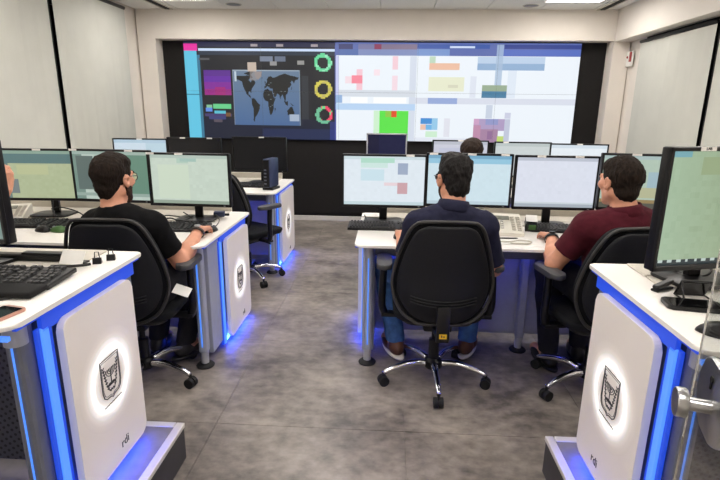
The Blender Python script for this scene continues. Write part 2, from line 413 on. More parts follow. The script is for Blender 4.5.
# platforms under the near desks
ZP = .165
def platform(name, x0, x1, y1, side):
    e = empty(name, (0, 0, 0), kind='structure')
    obj('deck', lambda b: box(b, ((x0+x1)/2, (y1+YF)/2, ZP/2-.003), (x1-x0-.006, y1-YF-.006, ZP-.006)), 'platform_side', e)
    n = 6; ys = [YF+(y1-YF)*k/n for k in range(n+1)]
    for a, c in zip(ys, ys[1:]):
        obj('deck_tile', lambda b: box(b, ((x0+x1)/2-side*.016, (a+c)/2-(.030 if c == ys[-1] else 0)/2, ZP-.003), (x1-x0-.034, c-a-.003-(.030 if c == ys[-1] else 0), .005)), 'platform_top', e)
    xe = x1 if side > 0 else x0
    obj('nosing', lambda b: box(b, (xe-side*.015, (y1+YF)/2, ZP-.008), (.034, y1-YF, .02), bevel=.003), 'nosing', e)
    obj('nosing', lambda b: box(b, ((x0+x1)/2-side*.018, y1-.0155, ZP-.0082), (x1-x0-.034, .034, .02), bevel=.003), 'nosing', e)
platform('trim_2', XL+.0, -.825, 1.80, 1)
platform('trim_3', .675, XR, 1.82, -1)

# ------------------------------------------------------------------ video wall pictures
def canvas(h, w, c): a = np.zeros((h, w, 3)); a[:] = c; return a
def rect(a, x0, y0, x1, y1, c, S=1, al=1.0):
    x0, x1, y0, y1 = [int(round(v*S)) for v in (x0, x1, y0, y1)]
    s = a[max(0, y0):max(0, y1), max(0, x0):max(0, x1)]; s[:] = s*(1-al)+np.array(c)*al
def poly_fill(a, pts, c):
    H_, W_ = a.shape[:2]; yy, xx = np.mgrid[0:H_, 0:W_]+.5; ins = np.zeros((H_, W_), bool)
    n = len(pts)
    for i in range(n):
        (xa, ya), (xb, yb) = pts[i], pts[(i+1) % n]
        if ya == yb: continue
        ins ^= ((yy < ya) != (yy < yb)) & (xx < (xb-xa)*(yy-ya)/(yb-ya)+xa)
    a[ins] = c
LAND = [
 [(-165, 62), (-156, 71), (-125, 70), (-95, 72), (-82, 68), (-94, 59), (-80, 52), (-76, 62), (-64, 60), (-55, 52), (-66, 44), (-75, 38), (-81, 30), (-81, 25), (-90, 30), (-97, 26), (-95, 18), (-88, 21), (-84, 11), (-78, 8), (-92, 14), (-106, 21), (-117, 33), (-124, 42), (-130, 55), (-150, 60)],
 [(-80, 9), (-72, 12), (-60, 8), (-50, 0), (-35, -7), (-40, -22), (-53, -34), (-64, -42), (-68, -54), (-74, -50), (-71, -30), (-71, -18), (-80, -5)],
 [(-120, 77), (-90, 82), (-65, 82), (-80, 74), (-70, 66), (-78, 64), (-95, 73)],
 [(-17, 15), (-16, 24), (-9, 33), (10, 37), (20, 32), (32, 31), (43, 11), (51, 11), (40, -3), (40, -16), (33, -27), (26, -34), (18, -34), (12, -17), (9, 2), (-7, 5)],
 [(43, -15), (50, -16), (47, -25), (44, -23)],
 [(-9, 37), (-9, 43), (-1, 44), (-4, 48), (4, 52), (9, 57), (5, 60), (14, 68), (27, 71), (40, 66), (60, 69), (75, 73), (105, 78), (130, 73), (160, 70), (180, 67), (175, 62), (160, 60), (155, 52), (142, 59), (135, 54), (140, 48), (128, 40), (121, 40), (122, 31), (115, 23), (108, 21), (109, 12), (103, 2), (98, 10), (90, 22), (80, 15), (77, 8), (72, 20), (60, 25), (57, 18), (45, 13), (36, 30), (36, 37), (27, 37), (22, 38), (18, 41), (14, 45), (17, 39), (8, 44), (0, 39)],
 [(114, -22), (122, -18), (131, -12), (137, -12), (142, -11), (147, -19), (153, -27), (149, -38), (140, -37), (130, -32), (116, -35)],
 [(-5, 50), (1, 52), (-3, 58), (-6, 56)], [(131, 32), (141, 36), (142, 44), (138, 36)], [(96, 5), (106, -6), (119, -9), (118, 4), (110, 2)], [(131, -1), (150, -8), (142, -9)], [(167, -46), (178, -38), (174, -35), (171, -42)], [(52, 71), (68, 77), (60, 74)], [(-24, 64), (-14, 65), (-18, 67)]]
GREEN = [(-55, 82), (-20, 82), (-22, 70), (-42, 60), (-52, 66), (-60, 76)]
S = 2; CW, CH = 395, 98
cv = canvas(CH*S, CW*S, (236, 243, 250))
def R(px0, py0, px1, py1, c, al=1.0): rect(cv, px0-184, py0-41, px1-184, py1-41, c, S, al)
R(184, 41, 339, 140, (30, 32, 37)); R(200, 118, 339, 140, (24, 30, 50)); R(262, 128, 339, 140, (30, 42, 78))
R(184, 41, 339, 46, (42, 44, 72)); R(199, 47.5, 338, 50, (205, 222, 250)); R(199, 50, 338, 54, (45, 55, 70))
for x in (253, 279, 314): R(x, 43, x+7, 45.5, (170, 160, 165))  # reflections of ceiling lights painted into the picture
R(184, 50, 197, 140, (98, 196, 226)); R(197, 54, 200, 140, (60, 120, 150)); R(184, 43, 198, 50, (232, 48, 160)); R(184, 93, 200, 94, (50, 120, 145))
R(203, 69, 231, 75, (92, 46, 140)); R(203, 75, 231, 81, (102, 46, 160)); R(203, 81, 231, 88, (128, 44, 150)); R(203, 88, 231, 94, (150, 42, 130)); R(214, 86, 225, 94, (160, 38, 120))
R(199, 57, 210, 59, (85, 85, 90)); R(262, 55, 275, 60, (120, 130, 150)); R(277, 55, 288, 60, (105, 115, 135)); R(272, 60, 279, 64, (150, 150, 150)); R(300, 59, 307, 63, (150, 150, 148)); R(304, 74, 311, 118, (48, 52, 58))
R(211, 103, 230, 108, (104, 205, 140)); R(203, 107, 210, 111, (96, 140, 225)); R(212, 110, 224, 114, (90, 190, 210)); R(202, 113, 230, 116, (70, 60, 110)); R(206, 116, 224, 119, (60, 66, 120)); R(211, 119, 220, 122, (90, 80, 90)); R(224, 112, 229, 116, (120, 84, 50)); R(204, 104, 210, 107, (130, 190, 150))
for k in range(26): R(199+5*int(rng.integers(0, 26)), 55+5*int(rng.integers(0, 16)), 204+5*int(rng.integers(0, 26)), 60, (44, 46, 50), .0)
mx0, my0, mx1, my1 = 233, 68.5, 302.5, 124.5
for k in range(28):
    t = k/27; R(mx0, my0+k*2, mx1, my0+k*2+2, (104-30*t, 126-22*t, 150-2*t))
R(mx0, my0, mx1, my0+.8, (160, 175, 190)); R(mx1-.8, my0, mx1, my1, (120, 135, 150)); R(mx0, my0, mx0+.6, my1, (140, 150, 165))
def ll(q): return (((q[0]+170)/352*(mx1-mx0-3)+mx0+2-184)*S, ((84-q[1])/142*(my1-my0-3)+my0+1-41)*S)
poly_fill(cv, [ll(q) for q in GREEN], (150, 140, 138))
for L_ in LAND: poly_fill(cv, [ll(q) for q in L_], (28, 31, 30))
for lo, la in ((10, 20), (22, 8), (30, -8), (18, -12), (15, 48), (25, 52), (80, 30), (100, 30), (38, 24)):
    q = ll((lo, la)); cv[int(q[1]):int(q[1])+1, int(q[0]):int(q[0])+3] = (130, 140, 150)
R(249, 61, 258, 70, (196, 180, 166)); R(251, 70, 258, 79, (150, 142, 140), .7); R(291, 113, 301, 120, (165, 180, 200)); R(235, 70, 237, 80, (190, 205, 215))
yy, xx = np.mgrid[0:CH*S, 0:CW*S]/S
for (cx, cy, c1, c2) in ((326, 61, (104, 216, 156), (150, 230, 190)), (326, 87, (214, 204, 84), (190, 180, 110)), (327, 113, (236, 70, 104), (100, 220, 140))):
    r_ = np.hypot(np.floor(xx/1.5)*1.5+.75-(cx-184), np.floor(yy/1.5)*1.5+.75-(cy-41)); ring = (r_ > 5.6) & (r_ < 9)
    cv[ring] = c1; cv[ring & ((np.floor(xx/3)+np.floor(yy/3)) % 4 == 0)] = c2
    if c1[0] == 236: cv[ring & ((xx < cx-184-3) | (yy > cy-41+5))] = (110, 190, 150)
R(338, 44, 339.5, 140, (70, 80, 150)); R(333, 120, 339, 140, (50, 60, 150), .6)
def Q(x0, y0, x1, y1, c, al=1.0): R(x0/2.824+335, y0/2.824+30, x1/2.824+335, y1/2.824+30-.4, c, al)
Q(10, 28, 700, 68, (92, 108, 172)); Q(20, 36, 60, 50, (60, 62, 110)); Q(20, 50, 75, 68, (84, 110, 170)); Q(75, 36, 130, 50, (120, 120, 160)); Q(120, 36, 140, 50, (140, 60, 90)); Q(140, 36, 240, 50, (130, 115, 140)); Q(75, 50, 240, 68, (128, 142, 188)); Q(240, 36, 440, 48, (58, 88, 165)); Q(330, 40, 400, 46, (205, 220, 245)); Q(240, 48, 330, 68, (120, 150, 205)); Q(470, 48, 700, 68, (84, 108, 190)); Q(480, 36, 700, 48, (50, 66, 140))
Q(12, 68, 20, 182, (200, 205, 240)); Q(172, 68, 188, 105, (242, 205, 216)); Q(120, 105, 137, 122, (246, 226, 234)); Q(70, 105, 88, 182, (244, 200, 212)); Q(56, 122, 88, 145, (246, 140, 158)); Q(38, 124, 56, 145, (244, 222, 230)); Q(172, 122, 188, 182, (242, 218, 228))
Q(222, 68, 240, 320, (212, 220, 234)); Q(275, 68, 292, 88, (190, 216, 192)); Q(275, 86, 360, 105, (236, 190, 164)); Q(275, 124, 375, 165, (230, 233, 206)); Q(330, 145, 358, 155, (214, 214, 190))
Q(410, 68, 595, 105, (188, 208, 232)); Q(410, 86, 595, 105, (146, 176, 210)); Q(460, 36, 478, 182, (168, 190, 216), .8); Q(427, 145, 495, 165, (152, 172, 146)); Q(427, 163, 495, 182, (74, 128, 162)); Q(392, 122, 410, 182, (222, 228, 240)); Q(495, 105, 520, 182, (222, 232, 244))
Q(20, 163, 240, 182, (214, 221, 230)); Q(240, 182, 700, 200, (216, 221, 234)); Q(275, 182, 358, 200, (150, 170, 216)); Q(12, 200, 240, 220, (184, 212, 242)); Q(12, 176, 30, 200, (150, 180, 220)); Q(53, 182, 103, 200, (250, 252, 253)); Q(120, 182, 215, 200, (250, 252, 253))
Q(138, 220, 222, 325, (92, 226, 74)); Q(122, 220, 138, 290, (206, 240, 206)); Q(172, 220, 188, 240, (224, 78, 34)); Q(156, 220, 172, 240, (140, 200, 70))
Q(257, 240, 290, 258, (64, 142, 212)); Q(290, 240, 307, 275, (150, 200, 232)); Q(273, 258, 290, 275, (110, 180, 230)); Q(257, 258, 273, 275, (232, 192, 172)); Q(273, 278, 307, 296, (204, 236, 208)); Q(325, 240, 342, 295, (224, 226, 236)); Q(240, 296, 410, 325, (226, 232, 242))
Q(410, 240, 510, 275, (174, 156, 194)); Q(410, 240, 425, 258, (204, 160, 196)); Q(444, 240, 478, 258, (146, 152, 200)); Q(410, 258, 430, 310, (190, 140, 170)); Q(430, 270, 480, 312, (166, 132, 162)); Q(450, 275, 465, 300, (146, 110, 150)); Q(478, 290, 497, 312, (192, 216, 116)); Q(497, 240, 512, 310, (192, 198, 218)); Q(442, 200, 460, 240, (200, 210, 226)); Q(495, 222, 512, 240, (202, 206, 226))
vw = empty('video_wall', ((VX0+VX1)/2, 6.59, (VZ0+VZ1)/2), 0, 'large video wall of joined screens with world map and pixelated pages', 'screen')
PW, PH = (VX1-VX0)/5, (VZ1-VZ0)/2
for j in range(2):
    for i in range(5):
        a = cv[j*CH*S//2:(j+1)*CH*S//2, i*CW*S//5:(i+1)*CW*S//5]
        cx, cz = (i-2)*PW, (.5-j)*PH
        d = obj('display_panel', lambda b: box(b, (cx, -.03, cz), (PW-.001, .055, PH-.001)), 'black_plastic', vw)
        mobj('picture', picture_mesh('picture', PW-.002, PH-.002, a), 'wall_screen', d, loc=(cx, -.0585, cz))

# ------------------------------------------------------------------ desks
def emblem_bm(x, s, cy, cz, k):
    """crest: shield outline, menorah between olive branches, a line of lettering; drawn in the y-z plane."""
    bm = bmesh.new()
    def q(u, v): return Vector((x, cy-s*u*k*1.22, cz+v*k))       # u runs to the viewer's right
    def stroke(pts, wd):
        P = [Vector((a, 0, b)) for a, b in pts]
        for a, b in zip(P, P[1:]):
            d = (b-a).normalized(); n = Vector((-d.z, 0, d.x))*wd/2; e_ = d*wd*.3
            c4 = [a+n-e_, b+n+e_, b-n+e_, a-n-e_]
            v = [bm.verts.new(q(c.x, c.z)) for c in c4]+[bm.verts.new(q(c.x, c.z)+Vector((s*.0012, 0, 0))) for c in c4]
            for f in ((0, 1, 2, 3), (4, 5, 6, 7), (0, 1, 5, 4), (1, 2, 6, 5), (2, 3, 7, 6), (3, 0, 4, 7)): bm.faces.new([v[i] for i in f])
    sh = lambda g: [(-.62*g, 1*g), (-.62*g, -.5*g), (-.56*g, -.78*g), (-.4*g, -.92*g), (-.12*g, -.95*g), (0, -1.05*g), (.12*g, -.95*g), (.4*g, -.92*g), (.56*g, -.78*g), (.62*g, -.5*g), (.62*g, 1*g), (-.62*g, 1*g)]
    stroke(sh(1), .04); stroke(sh(.9), .015)
    for r in (.1, .2, .3):                                       # menorah arms
        stroke([(r*cos(t), .35-r*sin(t)) for t in [pi*i/10 for i in range(11)]], .028)
        for sg in (-1, 1): stroke([(sg*r, .35), (sg*r, .42)], .05)
    stroke([(0, .42), (0, -.3)], .045); stroke([(-.16, -.3), (.16, -.3)], .06); stroke([(-.24, -.38), (.24, -.38)], .06); stroke([(-.14, -.3), (-.24, -.38)], .05); stroke([(.14, -.3), (.24, -.38)], .05)
    for sg in (-1, 1):                                            # olive branches
        br = [(sg*(.10+.36*sqrt(t)), -.70+1.3*t) for t in [i/8 for i in range(9)]]
        stroke(br, .025)
        for i, (a, b) in enumerate(br[1:]):
            stroke([(a, b), (a+sg*.07, b+.07)], .04); stroke([(a, b), (a-sg*.06, b+.07)], .035)
    stroke([(-.16, -.66), (-.08, -.6)], .07); stroke([(-.03, -.66), (.05, -.6)], .07); stroke([(.09, -.66), (.17, -.6)], .07)
    for i in range(14): stroke([(-.6+i*.09, -1.26), (-.55+i*.09, -1.26+.02*(i % 2))], .045)   # tiny lettering line
    return bm
def desk(label, xa, side, y0, D, L, z0, pan, bays, near=False, emblem=True, far_led=False):
    """xa: x of the aisle end; side +1: end panel faces +x.  local u = distance inward from the aisle end."""
    e = empty('control_desk', (xa, y0, z0), 0, label, 'desk')
    X = lambda u: -side*u
    TH = .014
    rr = rrect(0, 0, L, D, .03)
    pts = rrect(0, 0, L, D, [.01, .02, .045, .01])                # (u, y): corner order (u1,y1),(u0,y1),(u0,y0),(u1,y0)
    obj('worktop', lambda b: prism(b, pts, lambda u, y: Vector((X(u), y, .75-TH)), lambda u, y: Vector((X(u), y, .75)), .004), 'white_top', e)
    # cable lid with a slot along the rear half of the worktop
    ly = D*.62
    obj('cable_lid', lambda b: (box(b, (X(.13+(L-.15)/2), (ly+D*.78)/2, .7545), (L-.15, D*.78-ly-.012, .007), bevel=.002, seg=1),
        box(b, (X(.13+(L-.15)/2), (D*.78+D-.01)/2, .7545), (L-.15, D-.01-D*.78-.012, .007), bevel=.002, seg=1)), 'lid_grey', e)
    if not near: obj('rear_panel', lambda b: box(b, (X(.13+(L-.13)/2), D+.012, .735), (L-.13, .018, .15), bevel=.003, seg=1), 'lid_grey', e)
    obj('cable_slot', lambda b: box(b, (X(.13+(L-.15)/2), D*.78, .7515), (L-.16, .016, .002)), 'black_matte', e)
    # end frame
    pa, pb, pz0, pz1 = pan
    ef = obj('end_frame', lambda b: box(b, (X(.075), (.17+D-.03)/2, .385), (.07, D-.20, .66), bevel=.004), 'frame_grey' if near else 'frame_lit', e)
    obj('led_band', lambda b: box(b, (X(.034), (pa-.05+D-.03)/2, (pz1-.012+.732)/2), (.014, D-.03-pa+.05, .732-pz1+.012), bevel=.002, seg=1), 'led_soft', ef)
    obj('led_column', lambda b: box(b, (X(.034), pa-.038, (pz0+pz1)/2-.01), (.014, .032, pz1-pz0+.02), bevel=.004), 'led_bright', ef)
    obj('led_backing', lambda b: box(b, (X(.0395), pa-.034, (pz0+pz1)/2-.01), (.012, .064, pz1-pz0+.02), bevel=.002, seg=1), 'led_soft', ef)
    obj('led_edge', lambda b: box(b, (X(.010), D/2, .732), (.012, D-.06, .006)), 'led_soft', e)
    if far_led: obj('led_column', lambda b: box(b, (X(.03), pb+.02, (pz0+pz1)/2-.01), (.03, .022, pz1-pz0+.02), bevel=.004), 'led_bright', ef)
    obj('floor_led', lambda b: box(b, (X(.036), (pa-.05+pb)/2, .042), (.012, pb-pa+.05, .014)), 'led_floor', ef)
    # white end panel with crest
    pn = obj('end_panel', lambda b: prism(b, rrect(pa, pz0, pb, pz1, .035), lambda y, z: Vector((X(.026), y, z)), lambda y, z: Vector((X(.002), y, z)), .003), 'white_panel', e)
    cy, cz = (pa+pb)/2, pz0+(pz1-pz0)*(.53 if near else .5)
    Rx = Matrix.Rotation(side*pi/2, 3, 'Y'); k = .078
    if emblem:
        obj('halo_glow', lambda b: lathe(b, [(.001, 0), (.178, 0), (.18, .0002), (.178, .0004), (.001, .0004)], 48, (0, 0, 0), Rx), 'halo', pn, 'auto', (X(.002), cy, cz))
        obj('crest', emblem_bm(X(.002)+side*.0006, side, cy, cz+.008, .074), 'ink', pn)
        me = text_mesh('rdi', .046); me.transform(Matrix(((0, 0, side, X(.002)+side*.0006), (-1*-side, 0, 0, pa+(pb-pa)*.6), (0, 1, 0, pz0+.06), (0, 0, 0, 1))))
        mobj('lettering', me, 'ink', pn)
    # operator-side post with a thin light, top cap and foot
    def post(u, y, thin=True):
        po = obj('leg', lambda b: box(b, (X(u), y, .405), (.05, .06, .63), bevel=.012), 'frame_grey' if near else 'frame_lit', e)
        if thin: obj('led_line', lambda b: box(b, (X(u), y-.031, .41), (.007 if not near else .004, .006, .56)), 'led_bright', po)
        obj('cap', lambda b: cyl(b, (X(u), y-.012, .655), (X(u), y-.012, .722), .03, n=16), 'silver', po, 'auto')
        obj('foot', lambda b: (cyl(b, (X(u), y, .02), (X(u), y, .1), .022, n=14),), 'silver', po, 'auto')
        obj('foot_pad', lambda b: lathe(b, [(.001, 0), (.05, 0), (.052, .006), (.045, .014), (.02, .022), (.001, .022)], 20, (X(u), y, 0.0)), 'rubber', po, 'auto')
    post(.075, .12)
    for (u, y) in bays: post(u, y, False)
    my = D*.56
    obj('modesty_panel', lambda b: box(b, (X(.11+(L-.13)/2), my, .38), (L-.13, .014, .66), bevel=.002, seg=1), 'perforated' if near else 'light_panel', e)
    n = max(1, round((L-.13)/.45))
    if not near:
        for i in range(n):
            w_ = (L-.15)/n
            obj('panel_door', lambda b: box(b, (X(.12+w_*(i+.5)), my-.013, .37), (w_-.03, .01, .6), bevel=.003, seg=1), 'light_panel', e)
    obj('beam', lambda b: box(b, (X(.11+(L-.13)/2), .14, .69), (L-.13, .05, .055), bevel=.004), 'frame_grey', e)
    obj('under_led', lambda b: box(b, (X(.12+(L-.2)/2), .19, .716), (L-.2, .01, .006)), 'led_under', e)
    if near:
        obj('corner_led', lambda b: box(b, (X(.08), .02, .712), (.12, .012, .012)), 'led_bright', e)
        obj('led_line', lambda b: box(b, (X(.098), my-.2, .38), (.006, .006, .62)), 'led', e)
        obj('side_post', lambda b: box(b, (X(.125), my-.1, .38), (.05, .2, .66), bevel=.003), 'frame_grey', e)
    return e
desk('near left white control desk on the grey platform, its crested end panel facing the aisle', -.925, 1, 1.09, .70, 2.1, ZP, (.20, .60, .05, .682), [(1.1, .3)], True)
desk('near right white control desk on the platform, partly behind the glass door', .745, -1, 1.10, .70, 1.95, ZP, (.20, .60, .05, .682), [(1.1, .3)], True)
desk('middle left white control desk where the man in the black T-shirt works', -.95, 1, 2.46, .92, 2.0, 0, (.40, .86, .045, .685), [(1.0, .4)])
desk('middle right white control desk shared by the men in navy and maroon', -.165, -1, 2.57, .88, 2.85, 0, (.40, .84, .045, .685), [(1.01, .35), (1.9, .35)])
desk('back left white control desk with the small dark computer on it', -.95, 1, 4.18, .92, 2.0, 0, (.26, .86, .045, .70), [(1.0, .4)], far_led=True)
desk('back right white control desk, mostly hidden behind the middle row of monitors', -.05, -1, 4.3, .85, 2.6, 0, (.3, .8, .045, .685), [(1.0, .4), (1.9, .4)])

# ------------------------------------------------------------------ monitors
def blocks(ny, nx, base, jit=3): 
    a = canvas(ny, nx, base)
    a += rng.normal(0, jit, (ny//2+1, nx//2+1, 1)).repeat(2, 0).repeat(2, 1)[:ny, :nx]
    return a
def pic(base, rs, jit=1, ny=30, nx=48, grad=None):
    a = blocks(ny, nx, base, jit)
    if grad is not None:
        t = np.linspace(0, 1, nx)[None, :, None]; a = a*(1-t)+(np.array(grad)+(a-np.array(base)))*t
    for (x0, y0, x1, y1, c) in rs: rect(a, x0*nx, y0*ny, x1*nx, y1*ny, c)
    return a
PIC = {
 'a': pic((226, 236, 244), [(0, 0, 1, .06, (206, 222, 228)), (.2, .04, .62, .14, (178, 222, 204)), (.2, .14, .55, .22, (206, 232, 226)), (.2, .25, .5, .5, (204, 228, 238)), (.66, .15, .8, .38, (160, 174, 198)), (.66, .52, .8, .76, (206, 166, 172)), (.5, .52, .66, .6, (234, 214, 220)), (0, .92, 1, 1, (200, 220, 226))]),
 'b': pic((208, 229, 238), [(0, 0, 1, .05, (120, 170, 200)), (0, .05, 1, .16, (150, 200, 224)), (.06, .16, 1, .18, (200, 220, 228)), (0, .94, 1, 1, (190, 210, 220))]),
 'c': pic((222, 227, 240), [(0, 0, 1, .05, (190, 196, 210)), (.02, .05, 1, .08, (210, 216, 226)), (0, .9, 1, .95, (206, 216, 222)), (0, .95, 1, 1, (170, 180, 190))]),
 'd': pic((176, 196, 180), [(0, 0, 1, .08, (170, 190, 190)), (.5, .3, .85, .6, (160, 186, 196)), (.4, .6, .95, .8, (182, 184, 150)), (0, .82, 1, .9, (150, 130, 90)), (0, .9, 1, 1, (90, 90, 80))]),
 'e': pic((176, 186, 150), [(0, 0, 1, .06, (140, 165, 150)), (0, .06, 1, .25, (92, 122, 122)), (0, .25, .1, 1, (110, 130, 125)), (.1, .6, .2, .9, (120, 130, 130)), (.2, .3, .6, .5, (186, 192, 150))], 1.5),
 'f': pic((186, 202, 192), [(0, 0, .12, 1, (120, 145, 135)), (.04, .1, .28, .8, (96, 112, 108)), (.3, .06, .6, .92, (178, 196, 186)), (.62, .06, 1, .92, (104, 140, 122)), (0, .86, 1, .95, (150, 170, 160)), (0, 0, 1, .06, (160, 180, 170))], 1.5),
 'g': pic((200, 214, 200), [(0, 0, 1, .05, (180, 196, 186)), (.35, .05, .5, .18, (180, 205, 190)), (.4, .05, .6, .12, (165, 195, 185)), (.1, .2, .5, .9, (206, 220, 200)), (0, .95, 1, 1, (150, 165, 150))], 1.5),
 'h': pic((134, 160, 150), [(0, 0, 1, .1, (150, 180, 165)), (0, .6, 1, 1, (120, 142, 136))], 3),
 'i': pic((164, 188, 160), [(0, 0, .12, .06, (120, 170, 180)), (.2, .06, .7, .2, (150, 168, 130)), (0, .94, 1, 1, (40, 52, 56))]+[(.02+.06*i, .95, .045+.06*i, .985, (190, 205, 200)) for i in range(9)], 1.6, 40, 64, (132, 146, 110)),
 'j': pic((206, 222, 234), [(0, 0, 1, .1, (180, 205, 222)), (.6, .1, 1, 1, (190, 214, 226))]),
 'k': pic((206, 208, 222), [(0, 0, 1, .1, (190, 194, 206)), (.1, .2, .5, .4, (196, 200, 220))]),
 'l': pic((206, 214, 214), [(0, 0, 1, .1, (190, 200, 200))]),
 'm': pic((232, 240, 246), [(0, 0, 1, .1, (214, 226, 236))]),
 'navy': pic((20, 24, 62), [(0, 0, .3, 1, (14, 16, 50))], 1), 'off': pic((7, 7, 8), [], 0)}
def monitor(label, x, y, zb, desk_z, yaw, key, tags=(.5,), w=.515, h=.325, bez='black_plastic', text=None, base_y=.06, fr=.012):
    """x,y: bottom centre of the screen front; zb: height of its bottom edge"""
    e = empty('monitor', (x, y, desk_z), yaw, label, 'monitor'); z0 = zb-desk_z; zc = z0+h/2
    obj('housing', lambda b: (box(b, (0, .022, zc), (w, .028, h), bevel=.006), box(b, (0, .045, zc), (w*.6, .03, h*.6), bevel=.012)), 'black_plastic', e, 'auto')
    def fm(b):
        for (cx, cz, sx, sz) in ((0, zc+h/2-fr/2, w, fr), (0, zc-h/2+fr*.7, w, fr*1.4), (-w/2+fr/2, zc, fr, h), (w/2-fr/2, zc, fr, h)): box(b, (cx, .003, cz), (sx, .014, sz), bevel=.002, seg=1)
    obj('bezel', fm, bez, e)
    mobj('screen', picture_mesh('screen', w-fr*2, h-fr*2.4, PIC[key]), 'screen', e, loc=(0, .004, zc+fr*.2))
    for t in tags: 
        lb = obj('sticker', lambda b: box(b, ((t-.5)*w, -.0055, zc+h/2-fr/2+.001), (.05, .002, .012)), 'label_white', e)
        if text:
            me = text_mesh(text, .011); me.transform(Matrix(((1, 0, 0, (t-.5)*w), (0, 0, -1, -.0068), (0, 1, 0, zc+h/2-fr/2+.001), (0, 0, 0, 1)))); mobj('lettering', me, 'ink', lb)
    by = .06+base_y
    obj('neck', lambda b: (box(b, (0, by, (zc+.012)/2), (.05, .024, zc-.02), bevel=.005), box(b, (0, (by+.05)/2+.01, zc), (.06, by-.03, .06), bevel=.006)), 'black_plastic', e)
    obj('base', lambda b: prism(b, rrect(-.12, by-.12, .12, by+.06, .03), lambda u, v: Vector((u, v, .009)), lambda u, v: Vector((u, v, .02)), .003), 'black_plastic', e, 'auto')
    obj('power_light', lambda b: box(b, (w*.42, -.0045, z0+fr*.7), (.012, .002, .003)), 'silver', e)
    return e
DK = .75
monitor('monitor with pink and blue blocks, leftmost on the middle right desk', -.017, 3.05, .866, DK, radians(1), 'a', (.8,))
monitor('monitor directly in front of the man in the navy polo', .494, 3.05, .88, DK, radians(-1), 'b', (.08, .52, .9))
monitor('pale lilac monitor between the navy polo and the maroon polo', 1.008, 3.04, .876, DK, 0, 'c', (.3, .75), w=.492)
monitor('greenish monitor behind the head of the man in maroon', 1.47, 2.9, .905, DK, radians(-6), 'd', (.35, .65))
monitor('yellow-green monitor, leftmost on the middle left desk', -2.17, 3.02, .868, DK, radians(4), 'e', (.5,))
monitor('grey-green monitor right behind the head of the man in black', -1.70, 3.0, .872, DK, radians(-3), 'f', (.75, .05))
monitor('pale green monitor beside the aisle on the middle left desk', -1.205, 2.98, .86, DK, radians(-2), 'g', (.05, .4))
monitor('dark edged monitor cut off by the left picture edge on the near desk', -1.43, 1.50, 1.027, DK+ZP, radians(-12), 'h', (.5,))
monitor('large green-tinted monitor at the right picture edge on the near desk', 1.046, 1.52, .995, DK+ZP, radians(14), 'i', (.22, .7), text='LAB', w=.53, h=.365)
monitor('pale blue monitor on the far end of the back left desk', -2.33, 4.66, .84, DK, radians(3), 'j', (.5,))
monitor('switched-off black monitor in the middle of the back left desk', -1.82, 4.68, .855, DK, 0, 'off', (.3, .8))
monitor('switched-off black monitor behind the small dark computer', -1.20, 4.68, .87, DK, radians(-2), 'off', (.55,))
monitor('small navy screen with a silver bezel in front of the green block', -.01, 4.65, .93, DK, 0, 'navy', (), .37, .315, 'silver')
monitor('lavender monitor in front of the dark-haired woman', .67, 4.72, .865, DK, radians(1), 'k', (.5,))
monitor('grey monitor on the back right desk, second from the right', 1.235, 4.72, .858, DK, 0, 'l', (.2,))
monitor('bright white monitor, rightmost of the back right desk', 1.735, 4.70, .85, DK, radians(-2), 'm', (.5,))

# ------------------------------------------------------------------ small desk things
def keyboard(label, x, y, z, rz, dark=True, W=.44, rest=False):
    e = empty('keyboard', (x, y, z), rz, label, 'keyboard'); Dk = .15
    tilt = Matrix.Rotation(radians(4), 3, 'X')
    obj('tray', lambda b: box(b, (0, 0, .012), (W, Dk, .016), tilt, .004), 'black_plastic' if dark else 'phone_white', e)
    def keys(b):
        for r in range(6):
            yy = .058-r*.0225-(.004 if r else 0); x = -W/2+.012; row = []
            while x < W/2-.02:
                kw = .0165
                if r == 5 and -.09 < x < .02: kw = .105
                if r in (2, 3, 4) and x < -W/2+.02: kw = .026
                if x+kw > W/2-.008: break
                gap = (abs(x-(.065)) < .01 or abs(x-.135) < .01)
                if not gap:
                    c = tilt @ Vector((x+kw/2, yy, .024)); vs = box(b, c, (kw, .0175, .009), tilt)
                    for v in vs:
                        l = tilt.inverted() @ (v.co-c)
                        if l.z > 0: v.co = c+tilt @ Vector((l.x*.78, l.y*.78, l.z))
                x += kw+.0028
    k = obj('keys', keys, 'key_black' if dark else 'key_light', e); k['kind'] = 'stuff'
    if rest: obj('palm_rest', lambda b: box(b, (0, -.115, .012), (W, .085, .02), None, .008, 3), 'black_matte', e, 'auto')
    return e
def mouse(label, x, y, z, rz, m='black_plastic'):
    e = empty('mouse', (x, y, z), rz, label, 'mouse')
    def bd(b):
        bmesh.ops.create_uvsphere(b, u_segments=20, v_segments=12, radius=1)
        for v in b.verts: v.co = Vector((v.co.x*.031*(1-.1*v.co.y), v.co.y*.056, max(0, v.co.z)*.034*(1-.25*v.co.y)+.001))
    obj('shell', bd, m, e, True)
    obj('wheel', lambda b: cyl(b, (-.004, .03, .024), (.004, .03, .024), .009, n=12), 'frame_grey', e, True)
    return e
